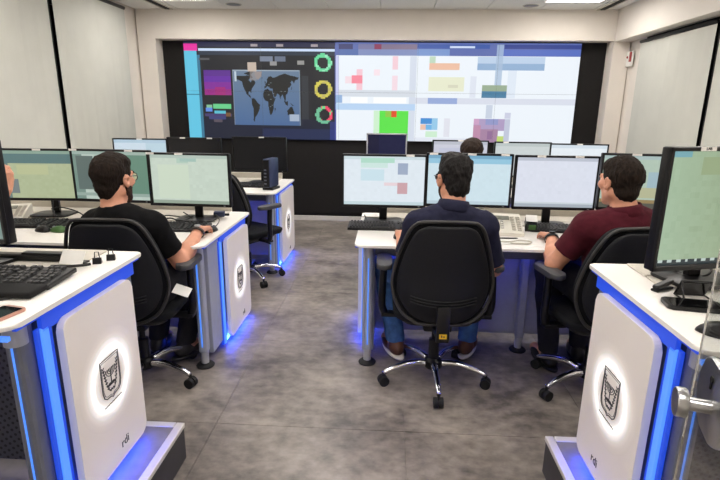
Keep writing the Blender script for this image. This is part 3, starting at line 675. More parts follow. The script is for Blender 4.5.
def deskphone(label, x, y, z, rz, s=1.0):
    e = empty('desk_phone', (x, y, z), rz, label, 'phone'); e.scale = (s, s, s)
    prof = [(-.11, 0), (-.11, .018), (.06, .07), (.11, .075), (.11, 0)]
    obj('body', lambda b: prism(b, prof, lambda a, c: Vector((-.12, a, c)), lambda a, c: Vector((.12, a, c)), .004), 'phone_white', e)
    tl = Matrix.Rotation(math.atan2(.052, .17), 3, 'X'); sl = lambda u, v, h=.004: Vector((u, v, .018+(v+.11)*.052/.17+h))
    hs = obj('handset', lambda b: (box(b, sl(-.088, 0, .022), (.042, .19, .022), tl, .009, 3), box(b, sl(-.088, .075, .012), (.048, .05, .03), tl, .01, 3), box(b, sl(-.088, -.075, .012), (.048, .05, .03), tl, .01, 3)), 'phone_white', e, 'auto')
    obj('display', lambda b: box(b, sl(.005, .035), (.105, .036, .006), tl, .002, 1), 'phone_grey', e)
    def kp(b):
        for i in range(4):
            for j in range(3): box(b, sl(-.032+j*.024, .0-i*.022), (.017, .013, .007), tl, .002, 1)
    obj('keypad', kp, 'key_light', e)
    def fk(b):
        for i in range(8):
            for j in range(2): box(b, sl(.072+j*.028, .045-i*.018), (.02, .01, .005), tl, .0015, 1)
    obj('side_buttons', fk, 'lid_grey', e)
    return e
LID = DK+.0085
keyboard('black keyboard in front of the man in the navy polo', -.01, 2.99, LID-.0085 if False else DK, 0)
keyboard('black keyboard under the hand of the man in maroon', 1.10, 3.03, DK, radians(-6))
keyboard('black keyboard in front of the man in the black T-shirt', -1.27, 2.83, DK, radians(3))
keyboard('black keyboard on the far left of the middle left desk', -2.14, 2.83, DK, radians(6))
keyboard('large black keyboard with a palm rest on the near left desk', -1.235, 1.43, DK+ZP, radians(1), rest=True, W=.46)
keyboard('dark keyboard in front of the switched-off monitor, back left desk', -1.33, 4.55, DK, 0)
mouse('black mouse under the left hand of the man in navy', .075, 2.755, DK, radians(5))
mouse('green and black mouse beside the chair of the man in black', -1.88, 2.70, DK, radians(80), 'mouse_green')
mouse('small black mouse left of the green mouse on the middle left desk', -1.975, 2.70, DK, radians(70))
mouse('black mouse beneath the hand of the man in the black T-shirt', -1.022, 2.795, DK, radians(-20))
mouse('black mouse seen through the glass door on the near right desk', .845, 1.2, DK+ZP, radians(60))
deskphone('white desk phone between the two monitors on the middle right desk', .675, 2.98, DK, radians(-6), 1.15)
deskphone('white desk phone at the left end of the middle left desk', -2.42, 3.0, DK, radians(20), 1.0)
# reader box
e = empty('card_reader', (.885, 3.03, DK), radians(-12), 'small dark card reader with white top beside the white phone', 'card reader')
obj('body', lambda b: box(b, (0, 0, .035), (.07, .11, .055), Matrix.Rotation(radians(14), 3, 'X'), .006), 'black_plastic', e)
obj('top_card', lambda b: box(b, (0, .004, .072), (.066, .09, .004), Matrix.Rotation(radians(14), 3, 'X'), .001, 1), 'label_white', e)
obj('display', lambda b: box(b, (.004, -.059, .03), (.04, .004, .03), Matrix.Rotation(radians(14), 3, 'X')), 'mouse_green', e)
# papers
for (x, y, rz, lb) in ((.70, 2.74, .12, 'loose white paper with a pen mark in front of the white phone, upper sheet'), (.78, 2.72, -.25, 'loose white paper between the phone and the maroon man, lower sheet')):
    o = obj('paper_sheet', lambda b: box(b, (0, 0, .0006), (.21, .15, .0012)), 'label_white'); o.location = (x, y, DK+.0002+(.0014 if rz > 0 else 0)); o.rotation_euler = (0, 0, rz); tag(o, lb, 'paper')
o = obj('pen', lambda b: (cyl(b, (-.06, 0, .004), (.06, .006, .004), .004, n=8), cyl(b, (.06, .006, .004), (.07, .0065, .004), .004, .001, 8)), 'dark_metal', loc=(.68, 2.78, DK+.0028)); tag(o, 'dark pen lying on the loose papers by the phone', 'pen')
o = obj('cable', lambda b: tube(b, spline([(.60, 2.70, .006), (.68, 2.69, .008), (.74, 2.72, .01), (.80, 2.70, .008), (.76, 2.665, .006), (.68, 2.67, .006)]), .004), 'lid_grey', None, True, (0, 0, DK+.002)); tag(o, 'pale looped cord lying in front of the white phone', 'cord')
# cables
def cable(label, pts, m='cable_black', r=.004):
    o = obj('cable', lambda b: tube(b, spline(pts), r), m, None, True); tag(o, label, 'cable')
D7 = DK+.014
cable('black cable looping below the pink-block monitor', [(-.14, 3.2, D7+.02), (-.11, 3.12, D7), (-.02, 3.06, D7+.004), (.1, 3.09, D7), (.2, 3.17, D7+.03), (.24, 3.25, D7)])
cable('thin grey cable behind the pink-block monitor base', [(-.16, 3.24, D7), (-.05, 3.19, D7+.01), (.12, 3.21, D7), (.26, 3.13, D7+.01), (.33, 3.18, D7)], 'lid_grey', .003)
cable('black cable curling under the left green monitors', [(-2.2, 3.12, D7+.03), (-2.12, 3.09, D7+.05), (-2.0, 3.07, D7+.03), (-1.92, 3.02, D7), (-1.98, 2.96, D7), (-2.1, 2.93, D7)])
cable('black cable hanging from the yellow-green monitor', [(-2.15, 3.08, .87), (-2.14, 3.05, .82), (-2.11, 3.03, D7), (-2.07, 3.06, D7)])
cable('tangled black cable behind the keyboard of the man in black', [(-1.45, 3.12, D7), (-1.38, 3.05, D7+.02), (-1.30, 3.10, D7), (-1.22, 3.04, D7+.02), (-1.28, 2.99, D7), (-1.36, 3.02, D7+.01), (-1.42, 2.97, D7)])
cable('second black cable crossing to the right under the pale green monitor', [(-1.33, 3.16, D7+.02), (-1.24, 3.06, D7+.01), (-1.18, 2.97, D7), (-1.12, 3.04, D7), (-1.08, 3.1, D7+.01), (-1.12, 3.14, D7)])
cable('mouse cable running back from the hand of the man in black', [(-1.02, 2.85, DK+.01), (-1.03, 2.95, DK+.014), (-1.06, 3.06, D7), (-1.1, 3.12, D7)], r=.0025)
cable('thin black cable from the near left keyboard towards the phone', [(-1.06, 1.45, DK+ZP+.006), (-1.02, 1.40, DK+ZP+.005), (-1.03, 1.33, DK+ZP+.005), (-1.08, 1.27, DK+ZP+.004), (-1.2, 1.23, DK+ZP+.004), (-1.35, 1.22, DK+ZP+.004)], r=.0035)
cable('short black plug lead beside the card on the near left desk', [(-1.12, 1.545, DK+ZP+.014), (-1.06, 1.55, DK+ZP+.014), (-1.02, 1.565, DK+ZP+.014), (-1.0, 1.575, DK+ZP+.016)], r=.005)
cable('black curved cable under the large right monitor', [(.97, 1.72, DK+ZP+.05), (.985, 1.66, DK+ZP+.02), (1.03, 1.62, DK+ZP+.016), (1.08, 1.64, DK+ZP+.03), (1.1, 1.7, DK+ZP+.06)])
# webcam-like blue plug block
e = empty('plug_block', (-1.09, 3.16, DK+.0085), radians(10), 'small dark blue plug block below the pale green monitor', 'plug')
obj('body', lambda b: box(b, (0, 0, .02), (.07, .05, .034), bevel=.006), 'pc_navy', e); obj('connector', lambda b: (box(b, (.048, -.005, .016), (.03, .02, .014), bevel=.002, seg=1), box(b, (-.02, -.035, .014), (.02, .03, .012), bevel=.002, seg=1)), 'black_plastic', e)
# small computer
e = empty('mini_computer', (-1.035, 4.42, DK), radians(-12), 'small upright dark navy computer on the corner of the back left desk', 'computer')
obj('case', lambda b: box(b, (0, 0, .15), (.065, .19, .25), bevel=.008), 'pc_navy', e, 'auto')
obj('front', lambda b: (box(b, (0, -.097, .15), (.055, .006, .235), bevel=.002, seg=1),), 'dark_metal', e)
obj('ports', lambda b: [box(b, (-.008, -.101, .06+.03*i), (.022, .003, .012)) for i in range(5)], 'frame_grey', e)
obj('stand', lambda b: box(b, (0, 0, .012), (.1, .16, .022), bevel=.005), 'black_plastic', e)
# near left desk things
Z9 = DK+ZP
e = empty('smartphone', (-1.01, 1.145, Z9), radians(-12), 'pink-gold smartphone lying at the edge of the near left desk', 'phone')
obj('case', lambda b: prism(b, rrect(-.036, -.072, .036, .072, .009), lambda a, c: Vector((a, c, .0005)), lambda a, c: Vector((a, c, .009)), .002), 'pink_gold', e)
obj('glass', lambda b: prism(b, rrect(-.032, -.06, .032, .062, .003), lambda a, c: Vector((a, c, .009)), lambda a, c: Vector((a, c, .0096))), 'glass_black', e)
e = empty('cable_bar', (-1.3, 1.625, Z9+.0085), 0, 'long black bar lying behind the near left keyboard', 'bar')
obj('bar', lambda b: box(b, (-.08, 0, .012), (.56, .035, .022), bevel=.005), 'black_plastic', e); [obj('bracket', lambda b: box(b, (x_, 0, .026), (w_, .03, .008), bevel=.002, seg=1), 'dark_metal', e) for x_, w_ in ((.12, .18), (-.2, .1))]
e = empty('card_holder', (-1.075, 1.595, Z9+.0085), radians(-4), 'small white card leaning on the near left desk', 'card')
obj('card', lambda b: box(b, (0, 0, .022), (.085, .002, .05), Matrix.Rotation(radians(-35), 3, 'X')), 'label_white', e); obj('foot', lambda b: box(b, (0, .012, .004), (.09, .03, .007), bevel=.002, seg=1), 'black_plastic', e)
for (x, y, lb) in ((-1.01, 1.63, 'small black bulldog clip standing beside the white card'), (-.985, 1.675, 'small black peg-shaped clip nearest the desk corner, near left desk')):
    e = empty('binder_clip', (x, y, Z9+.0008), radians(20), lb, 'clip')
    obj('jaw', lambda b: prism(b, [(-.012, 0), (.012, 0), (.004, .02), (-.004, .02)], lambda a, c: Vector((-.014, a, c)), lambda a, c: Vector((.014, a, c))), 'black_plastic', e)
    obj('handle', lambda b: tube(b, [(-.008, .002, .02), (-.006, .004, .04), (.006, .004, .04), (.008, .002, .02)], .0018), 'dark_metal', e)
# near right desk things
e = empty('wire_stand', (.925, 1.455, Z9), radians(-4), 'small black wire stand on the near right desk', 'stand')
def ws(b):
    for sx in (-.042, .042):
        tube(b, [(sx, -.03, .003), (sx, .03, .003), (sx, 0, .055), (sx, -.03, .003)], .003)
    for (yy, zz) in ((-.03, .003), (.03, .003), (0, .055)): tube(b, [(-.042, yy, zz), (.042, yy, zz)], .003)
obj('wire_frame', ws, 'black_plastic', e); obj('tray', lambda b: box(b, (0, .014, .028), (.08, .003, .05), Matrix.Rotation(radians(30), 3, 'X')), 'glass_black', e)
e = empty('smartphone', (.885, 1.385, Z9), radians(80), 'black smartphone lying flat in front of the wire stand', 'phone')
obj('case', lambda b: prism(b, rrect(-.04, -.078, .04, .078, .012), lambda a, c: Vector((a, c, .0005)), lambda a, c: Vector((a, c, .012)), .003), 'black_plastic', e)
obj('glass', lambda b: prism(b, rrect(-.035, -.066, .035, .066, .004), lambda a, c: Vector((a, c, .012)), lambda a, c: Vector((a, c, .0126))), 'glass_black', e)
e = empty('stapler', (.868, 1.525, Z9), radians(-60), 'small black stapler behind the wire stand on the near right desk', 'stapler')
obj('base', lambda b: box(b, (0, 0, .005), (.025, .08, .008), bevel=.003), 'black_plastic', e); obj('arm', lambda b: box(b, (0, .002, .02), (.022, .078, .012), Matrix.Rotation(radians(8), 3, 'X'), .004), 'black_plastic', e)

# ------------------------------------------------------------------ glass door with a steel knob
dr = empty('door_1', (.40, .60, 0), radians(-18), kind='structure')
obj('pane', lambda b: box(b, (.005, -.45, 1.08), (.010, .90, 2.1)), 'glass', dr)
hp = obj('lock_plate', lambda b: prism(b, rrect(-.148, 1.103, -.050, 1.187, .03), lambda y, z: Vector((0, y, z)), lambda y, z: Vector((-.009, y, z)), .003), 'steel', dr, 'auto')
obj('plate_cover', lambda b: prism(b, rrect(-.148, 1.103, -.050, 1.187, .03), lambda y, z: Vector((.011, y, z)), lambda y, z: Vector((.02, y, z)), .003), 'steel', dr, 'auto')
obj('knob', lambda b: lathe(b, [(.0075, 0), (.0075, .021), (.0065, .0225), (.0155, .023), (.0165, .0245), (.0165, .0325), (.0155, .034), (.001, .034)], 28, (-.009, -.105, 1.140), Matrix.Rotation(-pi/2, 3, 'Y')), 'steel', hp, 'auto')
obj('keyhole', lambda b: (cyl(b, (-.009, -.095, 1.168), (-.0105, -.095, 1.168), .004, n=12), box(b, (-.0098, -.095, 1.162), (.0015, .003, .01))), 'black_matte', hp)
obj('top_hinge', lambda b: box(b, (.005, -.85, 2.0), (.03, .08, .06), bevel=.004), 'steel', dr)
obj('bottom_hinge', lambda b: box(b, (.005, -.85, .1), (.03, .08, .12), bevel=.004), 'steel', dr)

# ------------------------------------------------------------------ office chairs
def make_chair(label, loc, rz, spin):
    e = empty('office_chair', loc, rz, label, 'chair')
    # backrest outline: half width by height
    ZS = [.425, .44, .47, .52, .58, .64, .72, .80, .87, .915, .94, .955]
    WS = [.09, .135, .18, .212, .232, .237, .225, .205, .182, .162, .14, .10]
    def surf(b, y_off, shrink, thick, crown):
        rows = []
        for zi, wi in zip(ZS, WS):
            zz = .69+(zi-.69)*(1-shrink*.35/.265*.3); ww = max(.02, wi*1.04-shrink*.12)
            row = []
            for k in range(13):
                t = -1+k/6; x = ww*t
                yb = -.262+.05*(t*ww/.24)**2+.035*((zi-.60)/.3)**2*(-1 if zi > .6 else .6)+y_off+crown*(1-t**4)*(1-abs((zi-.69)/.27)**4)
                row.append(b.verts.new((x, yb, zz)))
            rows.append(row)
        rows2 = [[b.verts.new(v.co+Vector((0, thick, 0))) for v in r] for r in rows]
        for R_, f in ((rows, 1), (rows2, -1)):
            for a, c in zip(R_, R_[1:]):
                for k in range(12): b.faces.new((a[k], a[k+1], c[k+1], c[k])[::f])
        def strip(a, c):
            for i in range(len(a)-1): b.faces.new((a[i], a[i+1], c[i+1], c[i]))
        strip(rows[0], rows2[0]); strip(rows[-1], rows2[-1]); strip([r[0] for r in rows], [r[0] for r in rows2]); strip([r[-1] for r in rows], [r[-1] for r in rows2])
    def sub(o, lv=2):
        md = o.modifiers.new('round', 'SUBSURF'); md.levels = lv; md.render_levels = lv; return o
    cu = sub(obj('back_cushion', lambda b: surf(b, .022, 0, .05, 0), 'chair_fabric', e, True))
    sh = sub(obj('back_shell', lambda b: surf(b, 0, .16, .02, -.022), 'chair_shell', e, True))
    rim_pts = [(wi*1.04, zi) for zi, wi in zip(ZS, WS)]
    def rim(b):
        pl = [(w_, z_) for w_, z_ in rim_pts]+[(-w_, z_) for w_, z_ in rim_pts[::-1]]
        pts = [(x, -.262+.05*(x/.24)**2+.035*((z-.60)/.3)**2*(-1 if z > .6 else .6)+.016, z) for x, z in pl]
        tube(b, spline(pts+[pts[0]], 3), .0085, 8)
    obj('rim', rim, 'chair_rim', e, True)
    def ridges(b):
        for i, z in enumerate((.565, .55, .535)):
            tube(b, [(x, -.289+.05*(x/.24)**2+.01*(abs(x)/.17)**3, z+.02*(x/.17)**2) for x in [-.16+.02*k for k in range(17)]], .0035, 6)
    obj('ridges', ridges, 'chair_shell', sh, True)
    # spine
    sp = obj('back_support', lambda b: (box(b, (0, -.297, .46), (.065, .022, .17), Matrix.Rotation(radians(-4), 3, 'X'), .006), box(b, (0, -.21, .375), (.065, .18, .03), Matrix.Rotation(radians(-12), 3, 'X'), .006), box(b, (0, -.293, .385), (.065, .03, .05), None, .008)), 'black_plastic', e, 'auto')
    tg_ = obj('tag', lambda b: box(b, (0, -.3165, .40), (.036, .002, .024)), 'label_yellow', sp)
    obj('mark', lambda b: (box(b, (-.006, -.318, .402), (.006, .001, .012)), box(b, (.005, -.318, .40), (.008, .001, .006))), 'ink', tg_)
    # seat
    def seat(b):
        prism(b, rrect(-.24, -.2, .24, .25, .09, 4), lambda u, v: Vector((u*.93, v*.93, .405)), lambda u, v: Vector((u, v, .462)), .02)
        for v in b.verts:
            if v.co.y > .15: v.co.z -= (v.co.y-.15)*.12
    obj('seat', seat, 'chair_fabric', e, True)
    obj('seat_pan', lambda b: prism(b, rrect(-.2, -.17, .2, .2, .07, 4), lambda u, v: Vector((u*.9, v*.9, .38)), lambda u, v: Vector((u, v, .41)), .006), 'black_plastic', e, 'auto')
    obj('mechanism', lambda b: (box(b, (0, -.01, .355), (.15, .22, .05), None, .012), tube(b, [(.06, .03, .36), (.2, .03, .355), (.25, .03, .35)], .006)), 'black_plastic', e, 'auto')
    for s in (-1, 1):
        ar = obj('armrest', lambda b: (box(b, (s*.235, -.01, .385), (.12, .06, .02), None, .005), tube(b, spline([(s*.275, -.01, .385), (s*.292, -.012, .44), (s*.29, -.012, .55), (s*.285, 0, .665)], 5), .02, 10)), 'black_plastic', e, 'auto')
        obj('arm_pad', lambda b: prism(b, rrect(s*.285-.04, -.12, s*.285+.04, .12, .038, 5), lambda u, v: Vector((u, v, .662)), lambda u, v: Vector((u, v, .69)), .008), 'arm_grey', ar, 'auto')
    obj('gas_column', lambda b: (cyl(b, (0, 0, .20), (0, 0, .34), .016, n=14), cyl(b, (0, 0, .075), (0, 0, .24), .029, n=16)), 'black_plastic', e, 'auto')
    hub = obj('base_hub', lambda b: lathe(b, [(.001, .07), (.045, .07), (.052, .085), (.05, .115), (.035, .13), (.001, .13)], 20), 'black_plastic', e, 'auto')
    for k in range(5):
        a = spin+2*pi*k/5; d = Vector((cos(a), sin(a), 0))
        lg = obj('base_leg', lambda b: tube(b, spline([d*.04+Vector((0, 0, .10)), d*.13+Vector((0, 0, .112)), d*.23+Vector((0, 0, .095)), d*.29+Vector((0, 0, .072))], 4), .016, 10, radii=[.022-.010*i/12 for i in range(13)]), 'chrome', e, True)
        c = d*.29; n_ = Vector((-d.y, d.x, 0)); c.z = .0275
        obj('castor', lambda b: (cyl(b, c+n_*.004, c+n_*.024, .0275, n=16), cyl(b, c-n_*.024, c-n_*.004, .0275, n=16), cyl(b, c-n_*.006, c+n_*.006, .018, n=12), cyl(b, c+Vector((0, 0, .015)), c+Vector((0, 0, .05)), .008, n=8)), 'rubber', lg, 'auto')
    return e
ch = make_chair('black office chair in the centre, seen from behind under the man in navy', (.282, 2.54, 0), radians(1), radians(-90))
def chair_copy(label, loc, rz):
    c = copy_tree(ch); c.location = loc; c.rotation_euler = (0, 0, rz); c['label'] = label; return c
chair_copy('black office chair under the man in the black T-shirt, left', (-1.30, 2.42, 0), radians(3))
chair_copy('black office chair under the man in the maroon polo, right', (1.11, 2.50, 0), radians(10))
chair_copy('empty black office chair at the back left desk', (-1.19, 4.12, 0), radians(-32))
chair_copy('office chair of the dark-haired woman, hidden behind the middle row', (.66, 3.98, 0), radians(0))
chair_copy('office chair of the half hidden person at the far left', (-2.32, 2.44, 0), radians(8))

# ------------------------------------------------------------------ people (signed distance fields meshed with surface nets)
class Field:
    def __init__(s, lo, hi, h):
        s.h = h; s.lo = np.array(lo, float); s.n = np.ceil((np.array(hi)-s.lo)/h).astype(int)+1
        s.D = np.full(s.n, .2, np.float32)
    def sub(s, lo, hi):
        a = np.clip(np.floor((np.array(lo)-s.lo)/s.h).astype(int), 0, s.n-1); b = np.clip(np.ceil((np.array(hi)-s.lo)/s.h).astype(int)+1, 1, s.n)
        if (b <= a).any(): return None, None
        ax = [(s.lo[i]+s.h*np.arange(a[i], b[i])).astype(np.float32) for i in range(3)]
        return tuple(slice(a[i], b[i]) for i in range(3)), (ax[0][:, None, None], ax[1][None, :, None], ax[2][None, None, :])
    def join(s, sl, d, k, op='u'):
        a = s.D[sl]
        if op == 'u':
            h = np.maximum(k-np.abs(a-d), 0)/k; s.D[sl] = np.minimum(a, d)-h*h*k*.25
        else:
            h = np.maximum(k-np.abs(a+d), 0)/k; s.D[sl] = np.maximum(a, -d)+h*h*k*.25
    def cone(s, p0, p1, r0, r1, k=.02, op='u'):
        p0 = np.array(p0, float); p1 = np.array(p1, float); m = max(r0, r1)+k+2*s.h
        sl, g = s.sub(np.minimum(p0, p1)-m, np.maximum(p0, p1)+m)
        if sl is None: return
        d = p1-p0; L2 = max(1e-9, d@d); q = [g[i]-np.float32(p0[i]) for i in range(3)]
        t = np.clip((q[0]*d[0]+q[1]*d[1]+q[2]*d[2])/L2, 0, 1)
        dist = np.sqrt((q[0]-t*d[0])**2+(q[1]-t*d[1])**2+(q[2]-t*d[2])**2)-(r0+(r1-r0)*t)
        s.join(sl, dist.astype(np.float32), k, op)
    def ell(s, c, r, Rm=None, k=.02, op='u'):
        c = np.array(c, float); r = np.array(r, float); Rm = np.eye(3) if Rm is None else np.array(Rm)
        m = np.abs(Rm)@r+k+2*s.h; sl, g = s.sub(c-m, c+m)
        if sl is None: return
        q = [g[i]-np.float32(c[i]) for i in range(3)]; l = [Rm[0, i]*q[0]+Rm[1, i]*q[1]+Rm[2, i]*q[2] for i in range(3)]
        k0 = np.sqrt((l[0]/r[0])**2+(l[1]/r[1])**2+(l[2]/r[2])**2); k1 = np.sqrt((l[0]/r[0]**2)**2+(l[1]/r[1]**2)**2+(l[2]/r[2]**2)**2)+1e-6
        s.join(sl, (k0*(k0-1)/k1).astype(np.float32), k, op)
    def grid(s):
        return tuple((s.lo[i]+s.h*np.arange(s.n[i])).astype(np.float32).reshape([-1 if j == i else 1 for j in range(3)]) for i in range(3))
    def mesh(s, name):
        D = s.D.copy(); D[[0, -1]] = .2; D[:, [0, -1]] = .2; D[:, :, [0, -1]] = .2
        I = D < 0; c = np.zeros(tuple(s.n-1), np.uint8)
        offs = [(i, j, k) for i in (0, 1) for j in (0, 1) for k in (0, 1)]
        for (i, j, k) in offs: c += I[i:D.shape[0]-1+i, j:D.shape[1]-1+j, k:D.shape[2]-1+k]
        act = np.argwhere((c > 0) & (c < 8)); n = len(act)
        vid = np.full(c.shape, -1, np.int32); vid[tuple(act.T)] = np.arange(n)
        val = np.stack([D[act[:, 0]+i, act[:, 1]+j, act[:, 2]+k] for (i, j, k) in offs], 1)
        P = np.zeros((n, 3)); W = np.zeros(n)
        for a in range(8):
            for b in range(a+1, 8):
                if bin(a ^ b).count('1') != 1: continue
                m = (val[:, a] < 0) != (val[:, b] < 0); t = np.where(m, val[:, a]/np.where(m, val[:, a]-val[:, b], 1), 0)
                oa = np.array(offs[a], float); ob = np.array(offs[b], float)
                P += m[:, None]*(oa+(ob-oa)*t[:, None]); W += m
        V = s.lo+s.h*(act+P/W[:, None]); F = []
        for ax in range(3):
            a0 = [slice(None)]*3; a1 = [slice(None)]*3; a0[ax] = slice(0, -1); a1[ax] = slice(1, None)
            x = I[tuple(a0)] != I[tuple(a1)]; e_ = np.argwhere(x); u, v = [(1, 2), (2, 0), (0, 1)][ax]
            e_ = e_[(e_[:, u] > 0) & (e_[:, v] > 0) & (e_[:, u] < c.shape[u]) & (e_[:, v] < c.shape[v])]
            fl_ = I[tuple(e_.T)]; q = []
            for (du, dv) in ((-1, -1), (0, -1), (0, 0), (-1, 0)):
                w_ = e_.copy(); w_[:, u] += du; w_[:, v] += dv; q.append(vid[tuple(w_.T)])
            q = np.stack(q, 1); q[~fl_] = q[~fl_][:, ::-1]; F.append(q)
        F = np.concatenate(F); F = F[(F >= 0).all(1)]
        return np_mesh(name, V, F)
V3 = lambda *a: np.array(a, float)
def unit(v): v = np.array(v, float); return v/np.linalg.norm(v)
def rotz(a): return np.array([[cos(a), -sin(a), 0], [sin(a), cos(a), 0], [0, 0, 1]])
def rotx(a): return np.array([[1, 0, 0], [0, cos(a), -sin(a)], [0, sin(a), cos(a)]])
def hand(f, W, d, n, s, curl=.6, spread=.0):
    d, n, s = unit(d), unit(n), unit(s); W = np.array(W)
    for off, ln, r in ((.030, .070, .0092), (.010, .078, .0095), (-.010, .072, .0090), (-.029, .056, .0080)):
        K = W+d*(.088-abs(off-.01)*.25)+s*off*1.05
        f.cone(W+s*off*.55, K, .0145, .0115, .012)
        pt = K; cum = 0
        for i, fr_ in enumerate((.46, .3, .24)):
            cum += radians((24, 38, 30)[i])*curl; dd = unit(d*cos(cum)+n*sin(cum)+s*off*spread*8)
            q = pt+dd*ln*fr_*1.1; f.cone(pt, q, r*(1-.08*i), r*(.92-.1*i), .005); pt = q
    B0 = W+d*.02+s*.02; B1 = B0+unit(d*.75+s*.62+n*.35)*.042; B2 = B1+unit(d*.95+s*.25+n*.35)*.032; B3 = B2+unit(d*.95-s*.05+n*.4)*.026
    f.cone(B0, B1, .016, .0125, .012); f.cone(B1, B2, .0115, .0105, .006); f.cone(B2, B3, .0102, .0085, .004)
def ncurve(g, sc, seed):
    r = np.random.default_rng(seed); out = 0
    for i in range(5):
        v = r.normal(0, 1, 3); v /= np.linalg.norm(v); f_ = sc*(1+.6*i); out = out+np.sin((g[0]*v[0]+g[1]*v[1]+g[2]*v[2])*f_+r.uniform(0, 6.28)+1.5*np.sin((g[0]*v[1]-g[2]*v[0]+g[1]*v[2])*f_*.6))/(1+.5*i)
    return (out/2.2).astype(np.float32)
def person(label, P):
    """P: world-space joints; see the calls below"""
    yaw = P['yaw']; Rb = rotz(yaw); pel = V3(*P['pelvis'])
    tw = lambda x, y, z: pel+Rb@V3(x, y, z)
    neck = V3(*P['neck']); hc = V3(*P['head']); Rh = rotz(P['hyaw'])@rotx(P.get('hpitch', 0)); ht = lambda x, y, z: hc+Rh@V3(x, y, z)
    e = empty('person', (pel[0], pel[1], 0), 0, label, 'person'); org = Vector((pel[0], pel[1], 0))
    pts = [pel, neck, hc+[0, 0, .16], hc+Rh@V3(0, .15, 0)]+[V3(*P[k]) for k in ('shL', 'shR', 'elL', 'elR', 'wrL', 'wrR', 'hipL', 'hipR', 'knL', 'knR', 'anL', 'anR')]
    pts += [V3(*P['anL'])+rotz(P['ftL'])@V3(0, .2, -.05), V3(*P['anR'])+rotz(P['ftR'])@V3(0, .2, -.05), V3(*P['wrL'])+unit(P['hdL'])*.17, V3(*P['wrR'])+unit(P['hdR'])*.17]
    lo = np.min(pts, 0)-.16; hi = np.max(pts, 0)+.16; lo[2] = max(lo[2], -.02)
    b = V3(*P['shL']), V3(*P['shR']); chest = (b[0]+b[1])/2
    sc = P.get('build', 1.0)
    spine = unit(neck-pel); Rt = np.stack([Rb@V3(1, 0, 0), np.cross(spine, Rb@V3(1, 0, 0)), spine], 1)
    def torso(f, o):
        f.ell(pel+Rb@V3(0, -.0, .01), V3(.165, .125, .105)*sc+o, Rb, .05)
        m1 = pel+(neck-pel)*.42; f.ell(m1, V3(.148, .108, .16)*sc+o, Rt, .06)
        m2 = pel+(neck-pel)*.72; f.ell(m2-Rt[:, 1]*.0, V3(.165, .112, .15)*sc+o, Rt, .06)
        f.cone(b[0], b[1], .058*sc+o, .058*sc+o, .05)
        for s_ in b: f.cone(neck-Rt[:, 1]*.012, s_*.75+neck*.25+[0, 0, .0], .046+o, .05+o, .04); f.ell(s_, V3(.064, .064, .066)*sc+o, None, .03)
    def arm(f, s_, o, t1=1.0):
        sh, el, wr = V3(*P['sh'+s_]), V3(*P['el'+s_]), V3(*P['wr'+s_])
        if t1 < 1: q = sh+(el-sh)*t1; f.cone(sh, q, .056*sc+o, .052*sc+o, .02); return
        f.cone(sh, el, .052*sc+o, .041*sc+o, .02); f.cone(el, el+(wr-el)*.35, .041*sc+o, .042*sc+o, .015); f.cone(el+(wr-el)*.35, wr, .041*sc+o, .0265+o, .02)
    def leg(f, s_, o, foot=True):
        hp_, kn, an = V3(*P['hip'+s_]), V3(*P['kn'+s_]), V3(*P['an'+s_])
        f.cone(hp_, kn, .086*sc+o, .062*sc+o, .05); f.cone(kn, kn+(an-kn)*.35, .057*sc+o, .056*sc+o, .03); f.cone(kn+(an-kn)*.35, an, .056*sc+o, .038+o*1.6, .03)
        if foot:
            Rf = rotz(P['ft'+s_]); f.cone(an+Rf@V3(0, -.02, -.045), an+Rf@V3(0, .15, -.055), .036, .03, .03); f.cone(an, an+Rf@V3(0, 0, -.05), .036, .036, .02)
    def head(f):
        E = lambda c, r, k=.02, op='u', R_=None: f.ell(ht(*c), r, Rh if R_ is None else Rh@R_, k, op)
        C = lambda a, c, r0, r1, k=.015: f.cone(ht(*a), ht(*c), r0, r1, k)
        E((0, -.012, .03), V3(.070, .089, .080)); E((0, .032, -.03), V3(.059, .06, .082), .03)
        for s_ in (-1, 1):
            C((s_*.05, .0, -.055), (s_*.012, .07, -.093), .022, .019, .025); E((s_*.043, .064, -.012), V3(.022, .022, .02), .02)
            E((s_*.031, .094, .012), V3(.016, .012, .011), .008, 's'); E((s_*.014, .096, -.03), V3(.009, .011, .008), .006)
            Re = rotz(-s_*.35); E((s_*.078, -.004, -.004), V3(.0085, .019, .031), .006, 'u', Re); E((s_*.084, .002, -.004), V3(.005, .009, .016), .004, 's', Re); C((s_*.076, .004, -.028), (s_*.079, .0, -.03), .008, .008, .005)
        C((-.036, .082, .027), (.036, .082, .027), .011, .011, .015); C((0, .09, .014), (0, .112, -.024), .0085, .0125, .012)
        C((-.018, .087, -.055), (.018, .087, -.055), .0075, .0075, .006); C((-.015, .086, -.066), (.015, .086, -.066), .008, .008, .006); E((0, .074, -.093), V3(.02, .018, .017), .02)
        f.cone(ht(0, -.022, -.05), neck-Rt[:, 1]*.005, .052, .056, .03)
    f = Field(lo, hi, P.get('h', .0055)); torso(f, 0); head(f)
    for s_ in 'LR':
        arm(f, s_, 0); leg(f, s_, 0); hand(f, P['wr'+s_], P['hd'+s_], P['hn'+s_], P['ht'+s_], P.get('curl'+s_, .6))
    def put(name, me, m, par=None):
        me.transform(Matrix.Translation(-org)); return mobj(name, me, m, par or e, True)
    put('body', f.mesh('body'), 'skin')
    # clothing
    st = P.get('sleeve', .72)
    slo = np.minimum(np.minimum(lo, pel-.3), 9); shi = hi
    f = Field((min(b[0][0], b[1][0], P['elL'][0], P['elR'][0])-.2, min(b[0][1], b[1][1], pel[1], P['elL'][1])-.25, pel[2]-.14), (max(b[0][0], b[1][0], P['elL'][0], P['elR'][0])+.2, max(b[0][1], b[1][1], pel[1], P['elL'][1], P['elR'][1])+.25, neck[2]+.12), .006)
    torso(f, .011)
    for s_ in 'LR': arm(f, s_, .012, st)
